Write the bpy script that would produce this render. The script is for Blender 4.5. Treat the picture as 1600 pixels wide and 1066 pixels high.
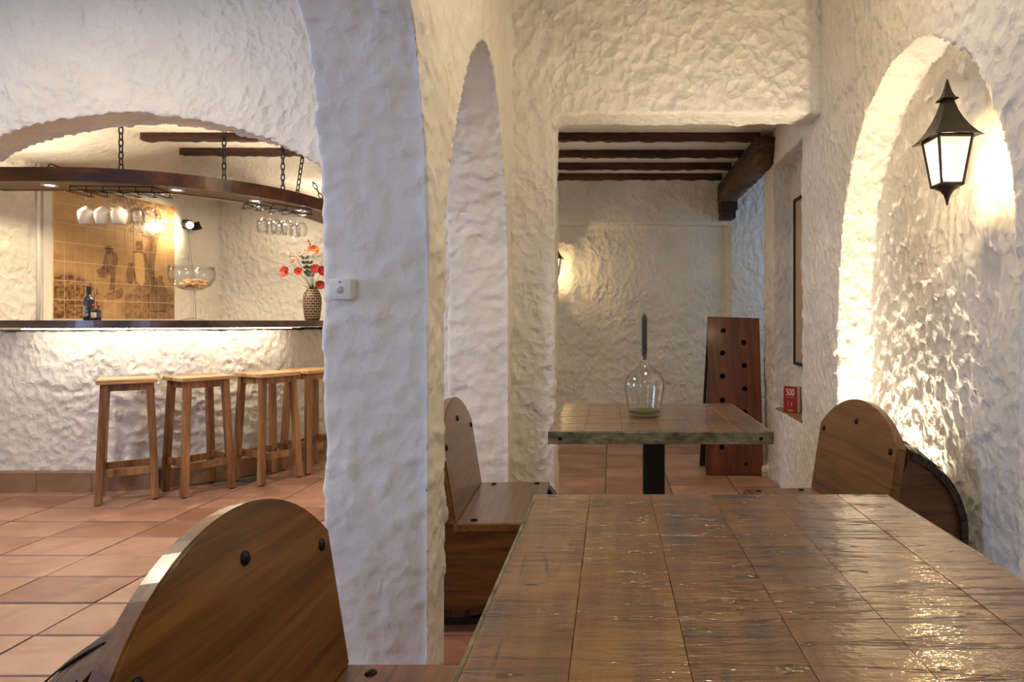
import bpy, bmesh, math, random
import numpy as np
from mathutils import Vector, Matrix
random.seed(7)
rng = np.random.default_rng(7)
PI = math.pi
R = math.radians
for o in list(bpy.data.objects): bpy.data.objects.remove(o)
scene = bpy.context.scene
COL = scene.collection

# ------------------------------------------------------------------ camera
F, VX, VY, H = 1020.0, 954.0, 502.0, 1.142
cd = bpy.data.cameras.new('camera'); cam = bpy.data.objects.new('camera', cd); COL.objects.link(cam)
cd.sensor_width = 36; cd.lens = F/1600*36
cd.shift_x = -(VX-800)/1600; cd.shift_y = -(533-VY)/1600
cd.clip_start = 0.02
cam.location = (0, 0, H); cam.rotation_euler = (PI/2, 0, 0)
scene.camera = cam

# ------------------------------------------------------------------ world, exposure, large lights
vs = scene.view_settings
vs.view_transform = 'Standard'; vs.look = 'None'; vs.gamma = 1; vs.use_curve_mapping = False
vs.exposure = -0.08
w = bpy.data.worlds.new('world'); scene.world = w; w.use_nodes = True
w.node_tree.nodes['Background'].inputs[0].default_value = (0.62, 0.78, 1.0, 1)
w.node_tree.nodes['Background'].inputs[1].default_value = 1.0

def area(name, loc, rot, sx, sy, power, color, spread=180):
    l = bpy.data.lights.new(name, 'AREA'); l.shape = 'RECTANGLE'; l.size = sx; l.size_y = sy
    l.energy = power; l.color = color; l.spread = R(spread)
    o = bpy.data.objects.new(name, l); COL.objects.link(o); o.location = loc; o.rotation_euler = rot
    return o
WARM = (1.0, 0.81, 0.55); COOL = (0.70, 0.82, 1.0)
# cool area lights added for daylight at assumed windows, none in view (assumed_window_1 behind the viewer, assumed_window_2 in the far room, assumed_window_3 in the bar room's left wall)
area('assumed_window_light_1', (-1.8, -2.38, 1.55), (R(90), 0, 0), 1.1, 1.6, 26, (0.46, 0.63, 1.0))
area('assumed_window_light_3', (-5.1, .35, 1.5), (R(90), 0, R(-90)), 1.3, 1.4, 74, (0.42, 0.58, 1.0))
area('assumed_window_light_2', (2.36, 5.55, 1.75), (R(90), 0, R(90)), 0.9, 1.3, 5, (0.50, 0.70, 1.0))

# ------------------------------------------------------------------ helpers
def srgb(r, g, b):
    f = lambda c: (c/255/12.92) if c/255 <= 0.04045 else ((c/255+0.055)/1.055)**2.4
    return (f(r), f(g), f(b), 1)

def obj(name, bm, mat=None, parent=None, smooth=False, loc=None, rot=None):
    if isinstance(bm, bpy.types.Mesh): me = bm
    else:
        me = bpy.data.meshes.new(name)
        bmesh.ops.recalc_face_normals(bm, faces=bm.faces)
        bm.to_mesh(me); bm.free()
    if smooth and len(me.polygons):
        me.polygons.foreach_set('use_smooth', [True]*len(me.polygons))
        if smooth == 'auto':
            try: me.set_sharp_from_angle(angle=R(38))
            except Exception: pass
    if mat and not me.materials: me.materials.append(mat)
    o = bpy.data.objects.new(name, me); COL.objects.link(o)
    if parent: o.parent = parent
    if loc is not None: o.location = loc
    if rot is not None: o.rotation_euler = rot
    return o

def empty(name, loc=(0, 0, 0), rz=0):
    o = bpy.data.objects.new(name, None); COL.objects.link(o); o.empty_display_size = .05
    o.location = loc; o.rotation_euler = (0, 0, rz); return o

def tag(o, label=None, cat=None, group=None, kind=None):
    if label: o['label'] = label
    if cat: o['category'] = cat
    if group: o['group'] = group
    if kind: o['kind'] = kind
    return o

def copy_tree(o, parent=None):
    c = o.copy(); COL.objects.link(c); c.parent = parent
    for ch in list(o.children): copy_tree(ch, c)
    return c

def box(bm, x0, x1, y0, y1, z0, z1, bev=0, M=None):
    r = bmesh.ops.create_cube(bm, size=1)
    vsx = r['verts']
    for v in vsx:
        v.co = Vector(((x0+x1)/2+v.co.x*(x1-x0), (y0+y1)/2+v.co.y*(y1-y0), (z0+z1)/2+v.co.z*(z1-z0)))
    if bev:
        es = list({e for v in vsx for e in v.link_edges})
        rr = bmesh.ops.bevel(bm, geom=es, offset=bev, segments=2, affect='EDGES', profile=0.5)
        vsx = list({v for f in rr['faces'] for v in f.verts} | {v for v in vsx if v.is_valid})
    if M is not None: bmesh.ops.transform(bm, matrix=M, verts=vsx)
    return bm

def nbm(): return bmesh.new()
def boxm(*a, **k): return box(nbm(), *a, **k)

def lathe(bm, prof, n=32, M=None, caps=False):
    """revolve (r,z) profile about z"""
    rings = []
    for r, z in prof:
        if r < 1e-6: rings.append([bm.verts.new((0, 0, z))])
        else: rings.append([bm.verts.new((r*math.cos(2*PI*i/n), r*math.sin(2*PI*i/n), z)) for i in range(n)])
    for a, b in zip(rings, rings[1:]):
        for i in range(n):
            j = (i+1) % n
            if len(a) == 1 and len(b) == 1: continue
            if len(a) == 1: bm.faces.new((a[0], b[i], b[j]))
            elif len(b) == 1: bm.faces.new((a[i], b[0], a[j]))
            else: bm.faces.new((a[i], b[i], b[j], a[j]))
    if M is not None: bmesh.ops.transform(bm, matrix=M, verts=[v for r_ in rings for v in r_])
    return bm

def tube(bm, pts, r, n=8, closed=False, caps=True):
    pts = [Vector(p) for p in pts]; m = len(pts); rings = []
    rs = r if isinstance(r, (list, tuple)) else [r]*m
    up = None
    for i, p in enumerate(pts):
        if closed: t = pts[(i+1) % m]-pts[i-1]
        else: t = pts[min(i+1, m-1)]-pts[max(i-1, 0)]
        t.normalize()
        if up is None:
            up = Vector((0, 0, 1)) if abs(t.z) < .9 else Vector((1, 0, 0))
        a = t.cross(up)
        if a.length < 1e-4: a = t.cross(Vector((0, 1, 0)))
        a.normalize(); b = t.cross(a).normalized(); up = -b if False else up
        rings.append([bm.verts.new(p+(a*math.cos(2*PI*k/n)+b*math.sin(2*PI*k/n))*rs[i]) for k in range(n)])
    rng_ = range(m) if closed else range(m-1)
    for i in rng_:
        A, B = rings[i], rings[(i+1) % m]
        for k in range(n): bm.faces.new((A[k], A[(k+1) % n], B[(k+1) % n], B[k]))
    if caps and not closed:
        bm.faces.new(rings[0]); bm.faces.new(rings[-1][::-1])
    return bm

def prism(bm, poly, axis, a, b):
    """closed prism: 2D polygon extruded along axis 'x' (poly=(y,z)), 'y' (poly=(x,z)), 'z' (poly=(x,y))"""
    def P(p, t): return {'x': (t, p[0], p[1]), 'y': (p[0], t, p[1]), 'z': (p[0], p[1], t)}[axis]
    A = [bm.verts.new(P(p, a)) for p in poly]; B = [bm.verts.new(P(p, b)) for p in poly]
    n = len(poly); fs = [bm.faces.new(A), bm.faces.new(B[::-1])]
    for i in range(n): bm.faces.new((A[i], B[i], B[(i+1) % n], A[(i+1) % n]))
    bmesh.ops.triangulate(bm, faces=fs)
    return bm

def hexa(bm, lo, hi):
    """frustum/loft between two 4-gons"""
    A = [bm.verts.new(p) for p in lo]; B = [bm.verts.new(p) for p in hi]
    bm.faces.new(A[::-1]); bm.faces.new(B)
    for i in range(4): bm.faces.new((A[i], A[(i+1) % 4], B[(i+1) % 4], B[i]))
    return bm

# ---- vectorised noise
def _h(i, j, k, s):
    with np.errstate(over='ignore'):
        n = (i.astype(np.uint32)*np.uint32(374761393) + j.astype(np.uint32)*np.uint32(668265263) +
             k.astype(np.uint32)*np.uint32(2147483647) + np.uint32(s)*np.uint32(1274126177))
        n = (n ^ (n >> np.uint32(13)))*np.uint32(1274126177)
        n = n ^ (n >> np.uint32(16))
        n = n*np.uint32(2246822519); n = n ^ (n >> np.uint32(15))
    return (n & np.uint32(0xFFFFFF)).astype(np.float32)/float(0xFFFFFF)

def vnoise(P, s=0):
    B = np.floor(P); fr = P-B; B = B.astype(np.int64); fr = fr*fr*(3-2*fr); out = 0
    for dx in (0, 1):
        for dy in (0, 1):
            for dz in (0, 1):
                wgt = (fr[:, 0] if dx else 1-fr[:, 0])*(fr[:, 1] if dy else 1-fr[:, 1])*(fr[:, 2] if dz else 1-fr[:, 2])
                out = out+wgt*_h(B[:, 0]+dx, B[:, 1]+dy, B[:, 2]+dz, s)
    return out*2-1

def worley(P, s=0):
    B = np.floor(P).astype(np.int64); f1 = np.full(len(P), 9., np.float32); f2 = f1.copy(); tilt = f1*0; rnd = f1*0
    for dx in (-1, 0, 1):
        for dy in (-1, 0, 1):
            for dz in (-1, 0, 1):
                I = B[:, 0]+dx; J = B[:, 1]+dy; K = B[:, 2]+dz
                ax = I+_h(I, J, K, s)-P[:, 0]; ay = J+_h(I, J, K, s+1)-P[:, 1]; az = K+_h(I, J, K, s+2)-P[:, 2]
                d = np.sqrt(ax**2+ay**2+az**2)
                m = d < f1
                a = _h(I, J, K, s+5)*1.6-.3; tilt = np.where(m, az*np.cos(a)+(ax+ay)*.7*np.sin(a), tilt); rnd = np.where(m, _h(I, J, K, s+6), rnd)
                f2 = np.where(m, f1, np.minimum(f2, d)); f1 = np.where(m, d, f1)
    return f1, f2, tilt, rnd

def plaster_wall(name, bm, voxel, mat, amp=.006, cell=.075, big=.010, stretch=(1, 1, 1), kind='structure'):
    """union the closed solids in bm, round their edges and rough the surface up like hand-thrown plaster"""
    me0 = bpy.data.meshes.new('tmp'); bmesh.ops.recalc_face_normals(bm, faces=bm.faces); bm.to_mesh(me0); bm.free()
    t = bpy.data.objects.new('tmp', me0); COL.objects.link(t)
    md = t.modifiers.new('r', 'REMESH'); md.mode = 'VOXEL'; md.voxel_size = voxel; md.adaptivity = 0
    dg = bpy.context.evaluated_depsgraph_get(); dg.update()
    me = bpy.data.meshes.new_from_object(t.evaluated_get(dg), depsgraph=dg)
    bpy.data.objects.remove(t); bpy.data.meshes.remove(me0)
    n = len(me.vertices)
    P = np.empty(n*3, np.float32); me.vertices.foreach_get('co', P); P = P.reshape(-1, 3).astype(np.float64)
    N = np.empty(n*3, np.float32); me.vertex_normals.foreach_get('vector', N); N = N.reshape(-1, 3)
    st = np.array(stretch, float)
    W = np.stack([vnoise(P/.11, 11), vnoise(P/.11, 12), vnoise(P/.11, 13)], 1)*.035
    f1, f2, tilt, rnd = worley((P+W)/cell*st+31.7, 3)
    dish = np.clip(f1, 0, 1)**1.6                      # hollows with raised rims
    ridge = np.clip(1-(f2-f1)/.18, 0, 1)**2*.35
    mask = .55+.45*vnoise(P/.31, 21)
    h = amp*(dish*1.1-.5+ridge+1.25*tilt*(.4+.9*rnd))*mask + big*vnoise(P/.19*st, 5)*.55 + amp*.55*vnoise(P/.033*st, 8) + big*.5*vnoise(P/.5, 9)
    P = P+N*h[:, None]
    me.vertices.foreach_set('co', P.astype(np.float32).ravel())
    me.polygons.foreach_set('use_smooth', np.ones(len(me.polygons), bool)); me.update()
    o = obj(name, me, mat); o['kind'] = kind
    return o

# ------------------------------------------------------------------ materials
def newmat(name):
    m = bpy.data.materials.new(name); m.use_nodes = True
    nt = m.node_tree; b = nt.nodes['Principled BSDF']
    return m, nt, b
def N_(nt, t, **k):
    n = nt.nodes.new(t)
    for a, v in k.items():
        if a.startswith('i_'): n.inputs[a[2:].replace('_', ' ')].default_value = v
        else: setattr(n, a, v)
    return n
def ramp(nt, fac, stops):
    r = nt.nodes.new('ShaderNodeValToRGB'); e = r.color_ramp.elements
    e[0].position, e[0].color = stops[0]; e[1].position, e[1].color = stops[-1]
    for p, c in stops[1:-1]:
        x = e.new(p); x.color = c
    nt.links.new(fac, r.inputs[0]); return r
def coords(nt, scale=(1, 1, 1), rnd=True, kind='Object'):
    tc = N_(nt, 'ShaderNodeTexCoord'); mp = N_(nt, 'ShaderNodeMapping'); mp.inputs['Scale'].default_value = scale
    nt.links.new(tc.outputs[kind], mp.inputs[0])
    if rnd:
        oi = N_(nt, 'ShaderNodeObjectInfo'); mu = N_(nt, 'ShaderNodeMath', operation='MULTIPLY'); mu.inputs[1].default_value = 37.
        nt.links.new(oi.outputs['Random'], mu.inputs[0])
        nt.links.new(mu.outputs[0], mp.inputs['Location'])
    return mp.outputs[0]
def simple(name, col, rough=.5, metal=0, spec=None, coat=0, emit=None, es=0):
    m, nt, b = newmat(name)
    b.inputs['Base Color'].default_value = col; b.inputs['Roughness'].default_value = rough; b.inputs['Metallic'].default_value = metal
    if spec is not None: b.inputs['Specular IOR Level'].default_value = spec
    if coat: b.inputs['Coat Weight'].default_value = coat; b.inputs['Coat Roughness'].default_value = .12
    if emit: b.inputs['Emission Color'].default_value = emit; b.inputs['Emission Strength'].default_value = es
    return m

def plaster_mat(name, c, cell=18., depth=.010, st=.75, fine=.4):
    """hand-thrown plaster: small overlapping dabs with crisp rims, gritty in between"""
    m, nt, b = newmat(name); L = nt.links.new
    v = coords(nt, rnd=False)
    n1 = N_(nt, 'ShaderNodeTexNoise', i_Scale=3.0, i_Detail=2.); L(v, n1.inputs['Vector'])
    d = tuple(x*.92 for x in c[:3])+(1,)
    r = ramp(nt, n1.outputs[0], [(.35, d), (.65, c)]); L(r.outputs[0], b.inputs['Base Color'])
    wn = N_(nt, 'ShaderNodeTexNoise', i_Scale=9., i_Detail=2.); L(v, wn.inputs['Vector'])
    wm_ = N_(nt, 'ShaderNodeVectorMath', operation='SCALE'); wm_.inputs['Scale'].default_value = .11; L(wn.outputs['Color'], wm_.inputs[0])
    wa = N_(nt, 'ShaderNodeVectorMath', operation='ADD'); L(v, wa.inputs[0]); L(wm_.outputs[0], wa.inputs[1])
    mp = N_(nt, 'ShaderNodeMapping'); mp.inputs['Scale'].default_value = (1, 1, st); mp.inputs['Rotation'].default_value = (.5, .5, .3); L(wa.outputs[0], mp.inputs[0])
    vo = N_(nt, 'ShaderNodeTexVoronoi', feature='F1', i_Scale=cell); L(mp.outputs[0], vo.inputs['Vector'])
    n2 = N_(nt, 'ShaderNodeTexNoise', i_Scale=cell*1.7, i_Detail=4., i_Roughness=.6, i_Distortion=.5); L(v, n2.inputs['Vector'])
    ad = N_(nt, 'ShaderNodeMath', operation='MULTIPLY_ADD'); ad.inputs[1].default_value = fine; L(n2.outputs[0], ad.inputs[0]); L(vo.outputs['Distance'], ad.inputs[2])
    n4 = N_(nt, 'ShaderNodeTexNoise', i_Scale=5., i_Detail=2.); L(v, n4.inputs['Vector'])
    mk = N_(nt, 'ShaderNodeMapRange'); mk.inputs[1].default_value = .3; mk.inputs[2].default_value = .65; mk.inputs[3].default_value = .45; mk.inputs[4].default_value = 1.; L(n4.outputs[0], mk.inputs[0])
    hh = N_(nt, 'ShaderNodeMath', operation='MULTIPLY'); L(ad.outputs[0], hh.inputs[0]); L(mk.outputs[0], hh.inputs[1])
    bp = N_(nt, 'ShaderNodeBump', i_Strength=1., i_Distance=depth); L(hh.outputs[0], bp.inputs['Height']); L(bp.outputs[0], b.inputs['Normal'])
    b.inputs['Roughness'].default_value = .68; b.inputs['Specular IOR Level'].default_value = .3
    return m

def wood(name, dark, mid, light, axis='y', scale=9, stretch=.06, rough=.4, coat=0., bump=.15, dist=.004, spec=.5, fine=1.0, coatrough=.15):
    m, nt, b = newmat(name); L = nt.links.new
    sc = [1, 1, 1]; sc['xyz'.index(axis)] = stretch
    v = coords(nt, tuple(sc))
    n1 = N_(nt, 'ShaderNodeTexNoise', i_Scale=float(scale), i_Detail=5., i_Roughness=.6, i_Distortion=.9); L(v, n1.inputs['Vector'])
    n2 = N_(nt, 'ShaderNodeTexNoise', i_Scale=scale*9., i_Detail=4., i_Roughness=.7); L(v, n2.inputs['Vector'])
    mx = N_(nt, 'ShaderNodeMath', operation='MULTIPLY_ADD'); mx.inputs[1].default_value = .35*fine; L(n2.outputs[0], mx.inputs[0]); L(n1.outputs[0], mx.inputs[2])
    off = .175*fine
    r = ramp(nt, mx.outputs[0], [(.36+off, dark), (.50+off, mid), (.66+off, light)]); L(r.outputs[0], b.inputs['Base Color'])
    bp = N_(nt, 'ShaderNodeBump', i_Strength=bump, i_Distance=dist); L(mx.outputs[0], bp.inputs['Height']); L(bp.outputs[0], b.inputs['Normal'])
    b.inputs['Roughness'].default_value = rough; b.inputs['Specular IOR Level'].default_value = spec
    b.inputs['Coat Weight'].default_value = coat; b.inputs['Coat Roughness'].default_value = coatrough
    return m

def terracotta(name, c1, c2, c3, rough=(.3, .6)):
    m, nt, b = newmat(name); L = nt.links.new
    v = coords(nt, (1, 1, 1), kind='Object')
    n1 = N_(nt, 'ShaderNodeTexNoise', i_Scale=3.5, i_Detail=5., i_Distortion=.8); L(v, n1.inputs['Vector'])
    oi = N_(nt, 'ShaderNodeObjectInfo')
    mm = N_(nt, 'ShaderNodeMath', operation='MULTIPLY_ADD'); mm.inputs[1].default_value = .34; L(oi.outputs['Random'], mm.inputs[0]); L(n1.outputs[0], mm.inputs[2])
    r = ramp(nt, mm.outputs[0], [(.42, c1), (.64, c2), (.95, c3)])
    # pale limey scuffs
    v2 = coords(nt, (1, 3.2, 1))
    n2 = N_(nt, 'ShaderNodeTexNoise', i_Scale=5., i_Detail=8., i_Roughness=.7); L(v2, n2.inputs['Vector'])
    r2 = ramp(nt, n2.outputs[0], [(.58, (0, 0, 0, 1)), (.74, (.55, .55, .55, 1))])
    mx = N_(nt, 'ShaderNodeMix', data_type='RGBA'); L(r2.outputs[0], mx.inputs[0]); L(r.outputs[0], mx.inputs[6]); mx.inputs[7].default_value = srgb(205, 170, 145)
    L(mx.outputs[2], b.inputs['Base Color'])
    rr = N_(nt, 'ShaderNodeMapRange'); rr.inputs[3].default_value = rough[0]; rr.inputs[4].default_value = rough[1]; L(n2.outputs[0], rr.inputs[0]); L(rr.outputs[0], b.inputs['Roughness'])
    bp = N_(nt, 'ShaderNodeBump', i_Strength=.25, i_Distance=.006); L(n1.outputs[0], bp.inputs['Height']); L(bp.outputs[0], b.inputs['Normal'])
    return m

def glass(name, col=(1, 1, 1, 1), rough=0., ior=1.45):
    """thin-walled glass: clear face on, mirror-like and a little darker along the edges"""
    m = bpy.data.materials.new(name); m.use_nodes = True; nt = m.node_tree; nt.nodes.clear(); L = nt.links.new
    out = N_(nt, 'ShaderNodeOutputMaterial'); lw = N_(nt, 'ShaderNodeLayerWeight', i_Blend=.28)
    cr = ramp(nt, lw.outputs['Facing'], [(0., col), (.45, tuple(.93*x for x in col[:3])+(1,)), (1., tuple(.35*x for x in col[:3])+(1,))])
    t = N_(nt, 'ShaderNodeBsdfTransparent'); L(cr.outputs[0], t.inputs[0]); g = N_(nt, 'ShaderNodeBsdfGlossy', i_Roughness=.02)
    fr = ramp(nt, lw.outputs['Facing'], [(0., (.05, .05, .05, 1)), (.4, (.12, .12, .12, 1)), (.7, (.42, .42, .42, 1)), (1., (.9, .9, .9, 1))]); mx = N_(nt, 'ShaderNodeMixShader'); L(fr.outputs[0], mx.inputs[0]); L(t.outputs[0], mx.inputs[1]); L(g.outputs[0], mx.inputs[2]); L(mx.outputs[0], out.inputs[0])
    return m

M = {}
PC = (.80, .765, .69, 1)
M['plaster'] = plaster_mat('plaster', PC, 20., .017)
M['plaster_coarse'] = plaster_mat('plaster_coarse', PC, 14., .0085, .9, .7)
M['plaster_fine'] = plaster_mat('plaster_fine', PC, 26., .013, .6)
M['plaster_smooth'] = plaster_mat('plaster_smooth', PC, 8., .002, 1., .5)
M['mortar'] = plaster_mat('mortar', (.15, .125, .10, 1), 60., .004, 1., .8)
M['tile'] = terracotta('terracotta_tile', srgb(136, 94, 74), srgb(160, 118, 97), srgb(184, 146, 124), (.26, .5))
M['kerb'] = terracotta('terracotta_kerb', srgb(124, 92, 66), srgb(146, 112, 84), srgb(172, 138, 108), (.4, .6))
M['chair'] = wood('chair_wood', srgb(82, 50, 15), srgb(112, 72, 24), srgb(130, 88, 36), 'y', 26, .045, .34, .8, .05, .0015, fine=1.0, coatrough=.2)
M['chair_edge'] = wood('chair_edge', srgb(70, 44, 22), srgb(112, 78, 42), srgb(176, 140, 88), 'y', 20, .1, .4, .2, .2, .003)
M['stave'] = wood('stave_wood', srgb(28, 15, 8), srgb(46, 26, 12), srgb(68, 40, 20), 'y', 12, .06, .42, .15, .25, .003)
M['head'] = wood('barrel_head_wood', srgb(74, 43, 15), srgb(106, 65, 24), srgb(128, 84, 36), 'x', 10, .10, .4, .15, .15, .002)
M['hoop'] = simple('hoop_iron', srgb(48, 42, 38), .45, .8)
M['bolt'] = simple('bolt_iron', srgb(40, 38, 38), .30, .9)
M['black_metal'] = simple('black_metal', srgb(18, 18, 20), .4, .3)
M['lantern_metal'] = simple('lantern_metal', srgb(58, 54, 48), .45, .55)
M['stool'] = wood('stool_wood', srgb(98, 64, 34), srgb(138, 96, 56), srgb(170, 128, 84), 'z', 10, .08, .5, .05, .2, .003)
M['stool_seat'] = wood('stool_seat_wood', srgb(150, 112, 70), srgb(190, 150, 104), srgb(214, 180, 134), 'x', 10, .08, .5, .05, .2, .003)
M['canopy'] = wood('canopy_wood', srgb(42, 18, 6), srgb(76, 36, 14), srgb(106, 56, 24), 'x', 6, .12, .38, .3, .12, .003)
M['canopy_under'] = simple('canopy_underside', srgb(126, 104, 82), .6)
M['counter'] = wood('counter_wood', srgb(44, 26, 14), srgb(66, 42, 24), srgb(88, 58, 36), 'x', 8, .08, .28, .4, .06, .002)
M['joist'] = wood('joist_wood', srgb(40, 18, 10), srgb(66, 32, 18), srgb(96, 54, 32), 'x', 9, .10, .75, 0, .8, .012)
M['beam'] = wood('beam_wood', srgb(44, 29, 19), srgb(80, 58, 40), srgb(112, 86, 62), 'y', 9, .08, .75, 0, .8, .012)
M['rack_board'] = wood('rack_board_wood', srgb(56, 22, 10), srgb(92, 40, 18), srgb(120, 60, 28), 'z', 7, .09, .4, .2, .15, .003)
M['dark_wood'] = simple('dark_wood', srgb(38, 20, 12), .6)
M['glass'] = glass('clear_glass')
M['demijohn'] = glass('demijohn_glass', (.98, .985, .965, 1))
M['green_glass'] = glass('olive_glass', (.62, .66, .18, 1))
M['white_glass'] = simple('white_glass', srgb(232, 222, 206), .25)
M['chrome'] = simple('polished_steel', (.8, .8, .8, 1), .15, 1)
M['white_plastic'] = simple('white_plastic', srgb(232, 230, 226), .4)
M['grey_plastic'] = simple('grey_plastic', srgb(190, 188, 184), .3)
M['bottle'] = simple('bottle_dark', srgb(30, 30, 34), .25, 0, .5, .3)
M['cork'] = wood('cork', srgb(160, 116, 76), srgb(206, 168, 124), srgb(228, 198, 158), 'z', 40, .5, .8)
M['candle'] = simple('candle_wax', srgb(38, 44, 38), .45)
M['zinc'] = None

def zinc():
    m, nt, b = newmat('patinated_zinc'); L = nt.links.new
    v = coords(nt, (1, 1, 2))
    n1 = N_(nt, 'ShaderNodeTexNoise', i_Scale=14., i_Detail=6., i_Roughness=.7); L(v, n1.inputs['Vector'])
    r = ramp(nt, n1.outputs[0], [(.35, srgb(84, 80, 60)), (.52, srgb(136, 128, 102)), (.68, srgb(172, 164, 136))])
    L(r.outputs[0], b.inputs['Base Color']); b.inputs['Metallic'].default_value = .55; b.inputs['Roughness'].default_value = .45
    return m
M['zinc'] = zinc()

def table_wood():
    m, nt, b = newmat('table_wood'); L = nt.links.new
    v = coords(nt, (1, 1, 1)); vx = coords(nt, (.10, 1, 1)); vy = coords(nt, (1, .10, 1)); vw = coords(nt, (.05, 1, 1), rnd=False)
    a = N_(nt, 'ShaderNodeTexNoise', i_Scale=26., i_Detail=5., i_Roughness=.65); L(vx, a.inputs['Vector'])        # cross saw marks
    g = N_(nt, 'ShaderNodeTexNoise', i_Scale=30., i_Detail=5., i_Roughness=.6); L(vy, g.inputs['Vector'])          # grain
    p = N_(nt, 'ShaderNodeTexNoise', i_Scale=4.5, i_Detail=3.); L(v, p.inputs['Vector'])                           # blotches
    s = N_(nt, 'ShaderNodeMath', operation='ADD'); L(a.outputs[0], s.inputs[0]); L(g.outputs[0], s.inputs[1])
    s2 = N_(nt, 'ShaderNodeMath', operation='MULTIPLY_ADD'); s2.inputs[1].default_value = .9; L(p.outputs[0], s2.inputs[0]); L(s.outputs[0], s2.inputs[2])
    r = ramp(nt, s2.outputs[0], [(1.12/2, srgb(50, 29, 8)), (1.42/2, srgb(104, 62, 17)), (1.72/2, srgb(130, 88, 35))])
    hv = N_(nt, 'ShaderNodeMath', operation='MULTIPLY'); hv.inputs[1].default_value = .5; L(s2.outputs[0], hv.inputs[0])
    nt.links.new(hv.outputs[0], r.inputs[0])
    # deep dark pits
    k = N_(nt, 'ShaderNodeTexNoise', i_Scale=34., i_Detail=3., i_Roughness=.5); L(coords(nt, (.35, 1, 1)), k.inputs['Vector'])
    kr = ramp(nt, k.outputs[0], [(.27, (1, 1, 1, 1)), (.33, (0, 0, 0, 1))])
    mx = N_(nt, 'ShaderNodeMix', data_type='RGBA'); L(kr.outputs[0], mx.inputs[0]); L(r.outputs[0], mx.inputs[6]); mx.inputs[7].default_value = srgb(46, 26, 12)
    ck = N_(nt, 'ShaderNodeTexNoise', i_Scale=5.5, i_Detail=2.5); L(coords(nt, (1, .05, 1)), ck.inputs['Vector'])
    c1 = ramp(nt, ck.outputs[0], [(.4965, (0, 0, 0, 1)), (.4992, (1, 1, 1, 1)), (.5008, (1, 1, 1, 1)), (.5035, (0, 0, 0, 1))])
    cmk = N_(nt, 'ShaderNodeTexNoise', i_Scale=5., i_Detail=1.); L(v, cmk.inputs['Vector']); c2 = ramp(nt, cmk.outputs[0], [(.56, (0, 0, 0, 1)), (.64, (1, 1, 1, 1))])
    cm2 = N_(nt, 'ShaderNodeMath', operation='MULTIPLY'); L(c1.outputs[0], cm2.inputs[0]); L(c2.outputs[0], cm2.inputs[1])
    mx2 = N_(nt, 'ShaderNodeMix', data_type='RGBA'); L(cm2.outputs[0], mx2.inputs[0]); L(mx.outputs[2], mx2.inputs[6]); mx2.inputs[7].default_value = srgb(30, 16, 8)
    L(mx2.outputs[2], b.inputs['Base Color'])
    # relief: irregular saw kerfs running across the planks, chipped and varnished over
    wn = N_(nt, 'ShaderNodeTexNoise', i_Scale=17., i_Detail=4., i_Roughness=.6); L(coords(nt, (.09, 1, 1), rnd=False), wn.inputs['Vector'])
    wr = ramp(nt, wn.outputs[0], [(.44, (1, 1, 1, 1)), (.487, (.9, .9, .9, 1)), (.50, (0, 0, 0, 1)), (.513, (.9, .9, .9, 1)), (.56, (1, 1, 1, 1))])
    h1 = N_(nt, 'ShaderNodeMath', operation='MULTIPLY_ADD'); h1.inputs[1].default_value = 1.3; L(a.outputs[0], h1.inputs[0]); L(wr.outputs[0], h1.inputs[2])
    h2 = N_(nt, 'ShaderNodeMath', operation='MULTIPLY_ADD'); h2.inputs[1].default_value = -1.2; L(kr.outputs[0], h2.inputs[0]); L(h1.outputs[0], h2.inputs[2])
    f = N_(nt, 'ShaderNodeTexNoise', i_Scale=90., i_Detail=3., i_Roughness=.6); L(coords(nt, (.5, 1, 1)), f.inputs['Vector'])
    h3 = N_(nt, 'ShaderNodeMath', operation='MULTIPLY_ADD'); h3.inputs[1].default_value = .55; L(f.outputs[0], h3.inputs[0]); L(h2.outputs[0], h3.inputs[2])
    g2 = N_(nt, 'ShaderNodeTexNoise', i_Scale=7., i_Detail=2.); L(coords(nt, (.6, 1, 1)), g2.inputs['Vector'])
    h4 = N_(nt, 'ShaderNodeMath', operation='MULTIPLY_ADD'); h4.inputs[1].default_value = 1.6; L(g2.outputs[0], h4.inputs[0]); L(h3.outputs[0], h4.inputs[2])
    bp = N_(nt, 'ShaderNodeBump', i_Strength=.9, i_Distance=.0026); L(h4.outputs[0], bp.inputs['Height']); L(bp.outputs[0], b.inputs['Normal']); L(bp.outputs[0], b.inputs['Coat Normal'])
    b.inputs['Roughness'].default_value = .36; b.inputs['Coat Weight'].default_value = 1.; b.inputs['Coat Roughness'].default_value = .10; b.inputs['Coat IOR'].default_value = 1.55
    return m
M['table'] = table_wood()

def emis(name, col, s):
    m, nt, b = newmat(name); b.inputs['Base Color'].default_value = (.8, .8, .8, 1)
    b.inputs['Emission Color'].default_value = col; b.inputs['Emission Strength'].default_value = s
    return m
def pane_mat():
    m = bpy.data.materials.new('lantern_pane'); m.use_nodes = True; nt = m.node_tree; nt.nodes.clear(); L = nt.links.new
    out = N_(nt, 'ShaderNodeOutputMaterial'); t = N_(nt, 'ShaderNodeBsdfTransparent'); t.inputs[0].default_value = (1, .93, .82, 1)
    e = N_(nt, 'ShaderNodeEmission'); e.inputs[0].default_value = (1, .80, .50, 1); e.inputs[1].default_value = 2.6
    mx = N_(nt, 'ShaderNodeMixShader'); mx.inputs[0].default_value = .6
    L(t.outputs[0], mx.inputs[1]); L(e.outputs[0], mx.inputs[2]); L(mx.outputs[0], out.inputs[0]); return m
M['pane'] = pane_mat()
M['bulb'] = emis('lamp_bulb', (1, .82, .55, 1), 12)
M['led'] = emis('led_warm_white', (1, .86, .66, 1), 85)
M['led_lens'] = emis('downlight_lens', (1, .88, .68, 1), 25)
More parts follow.
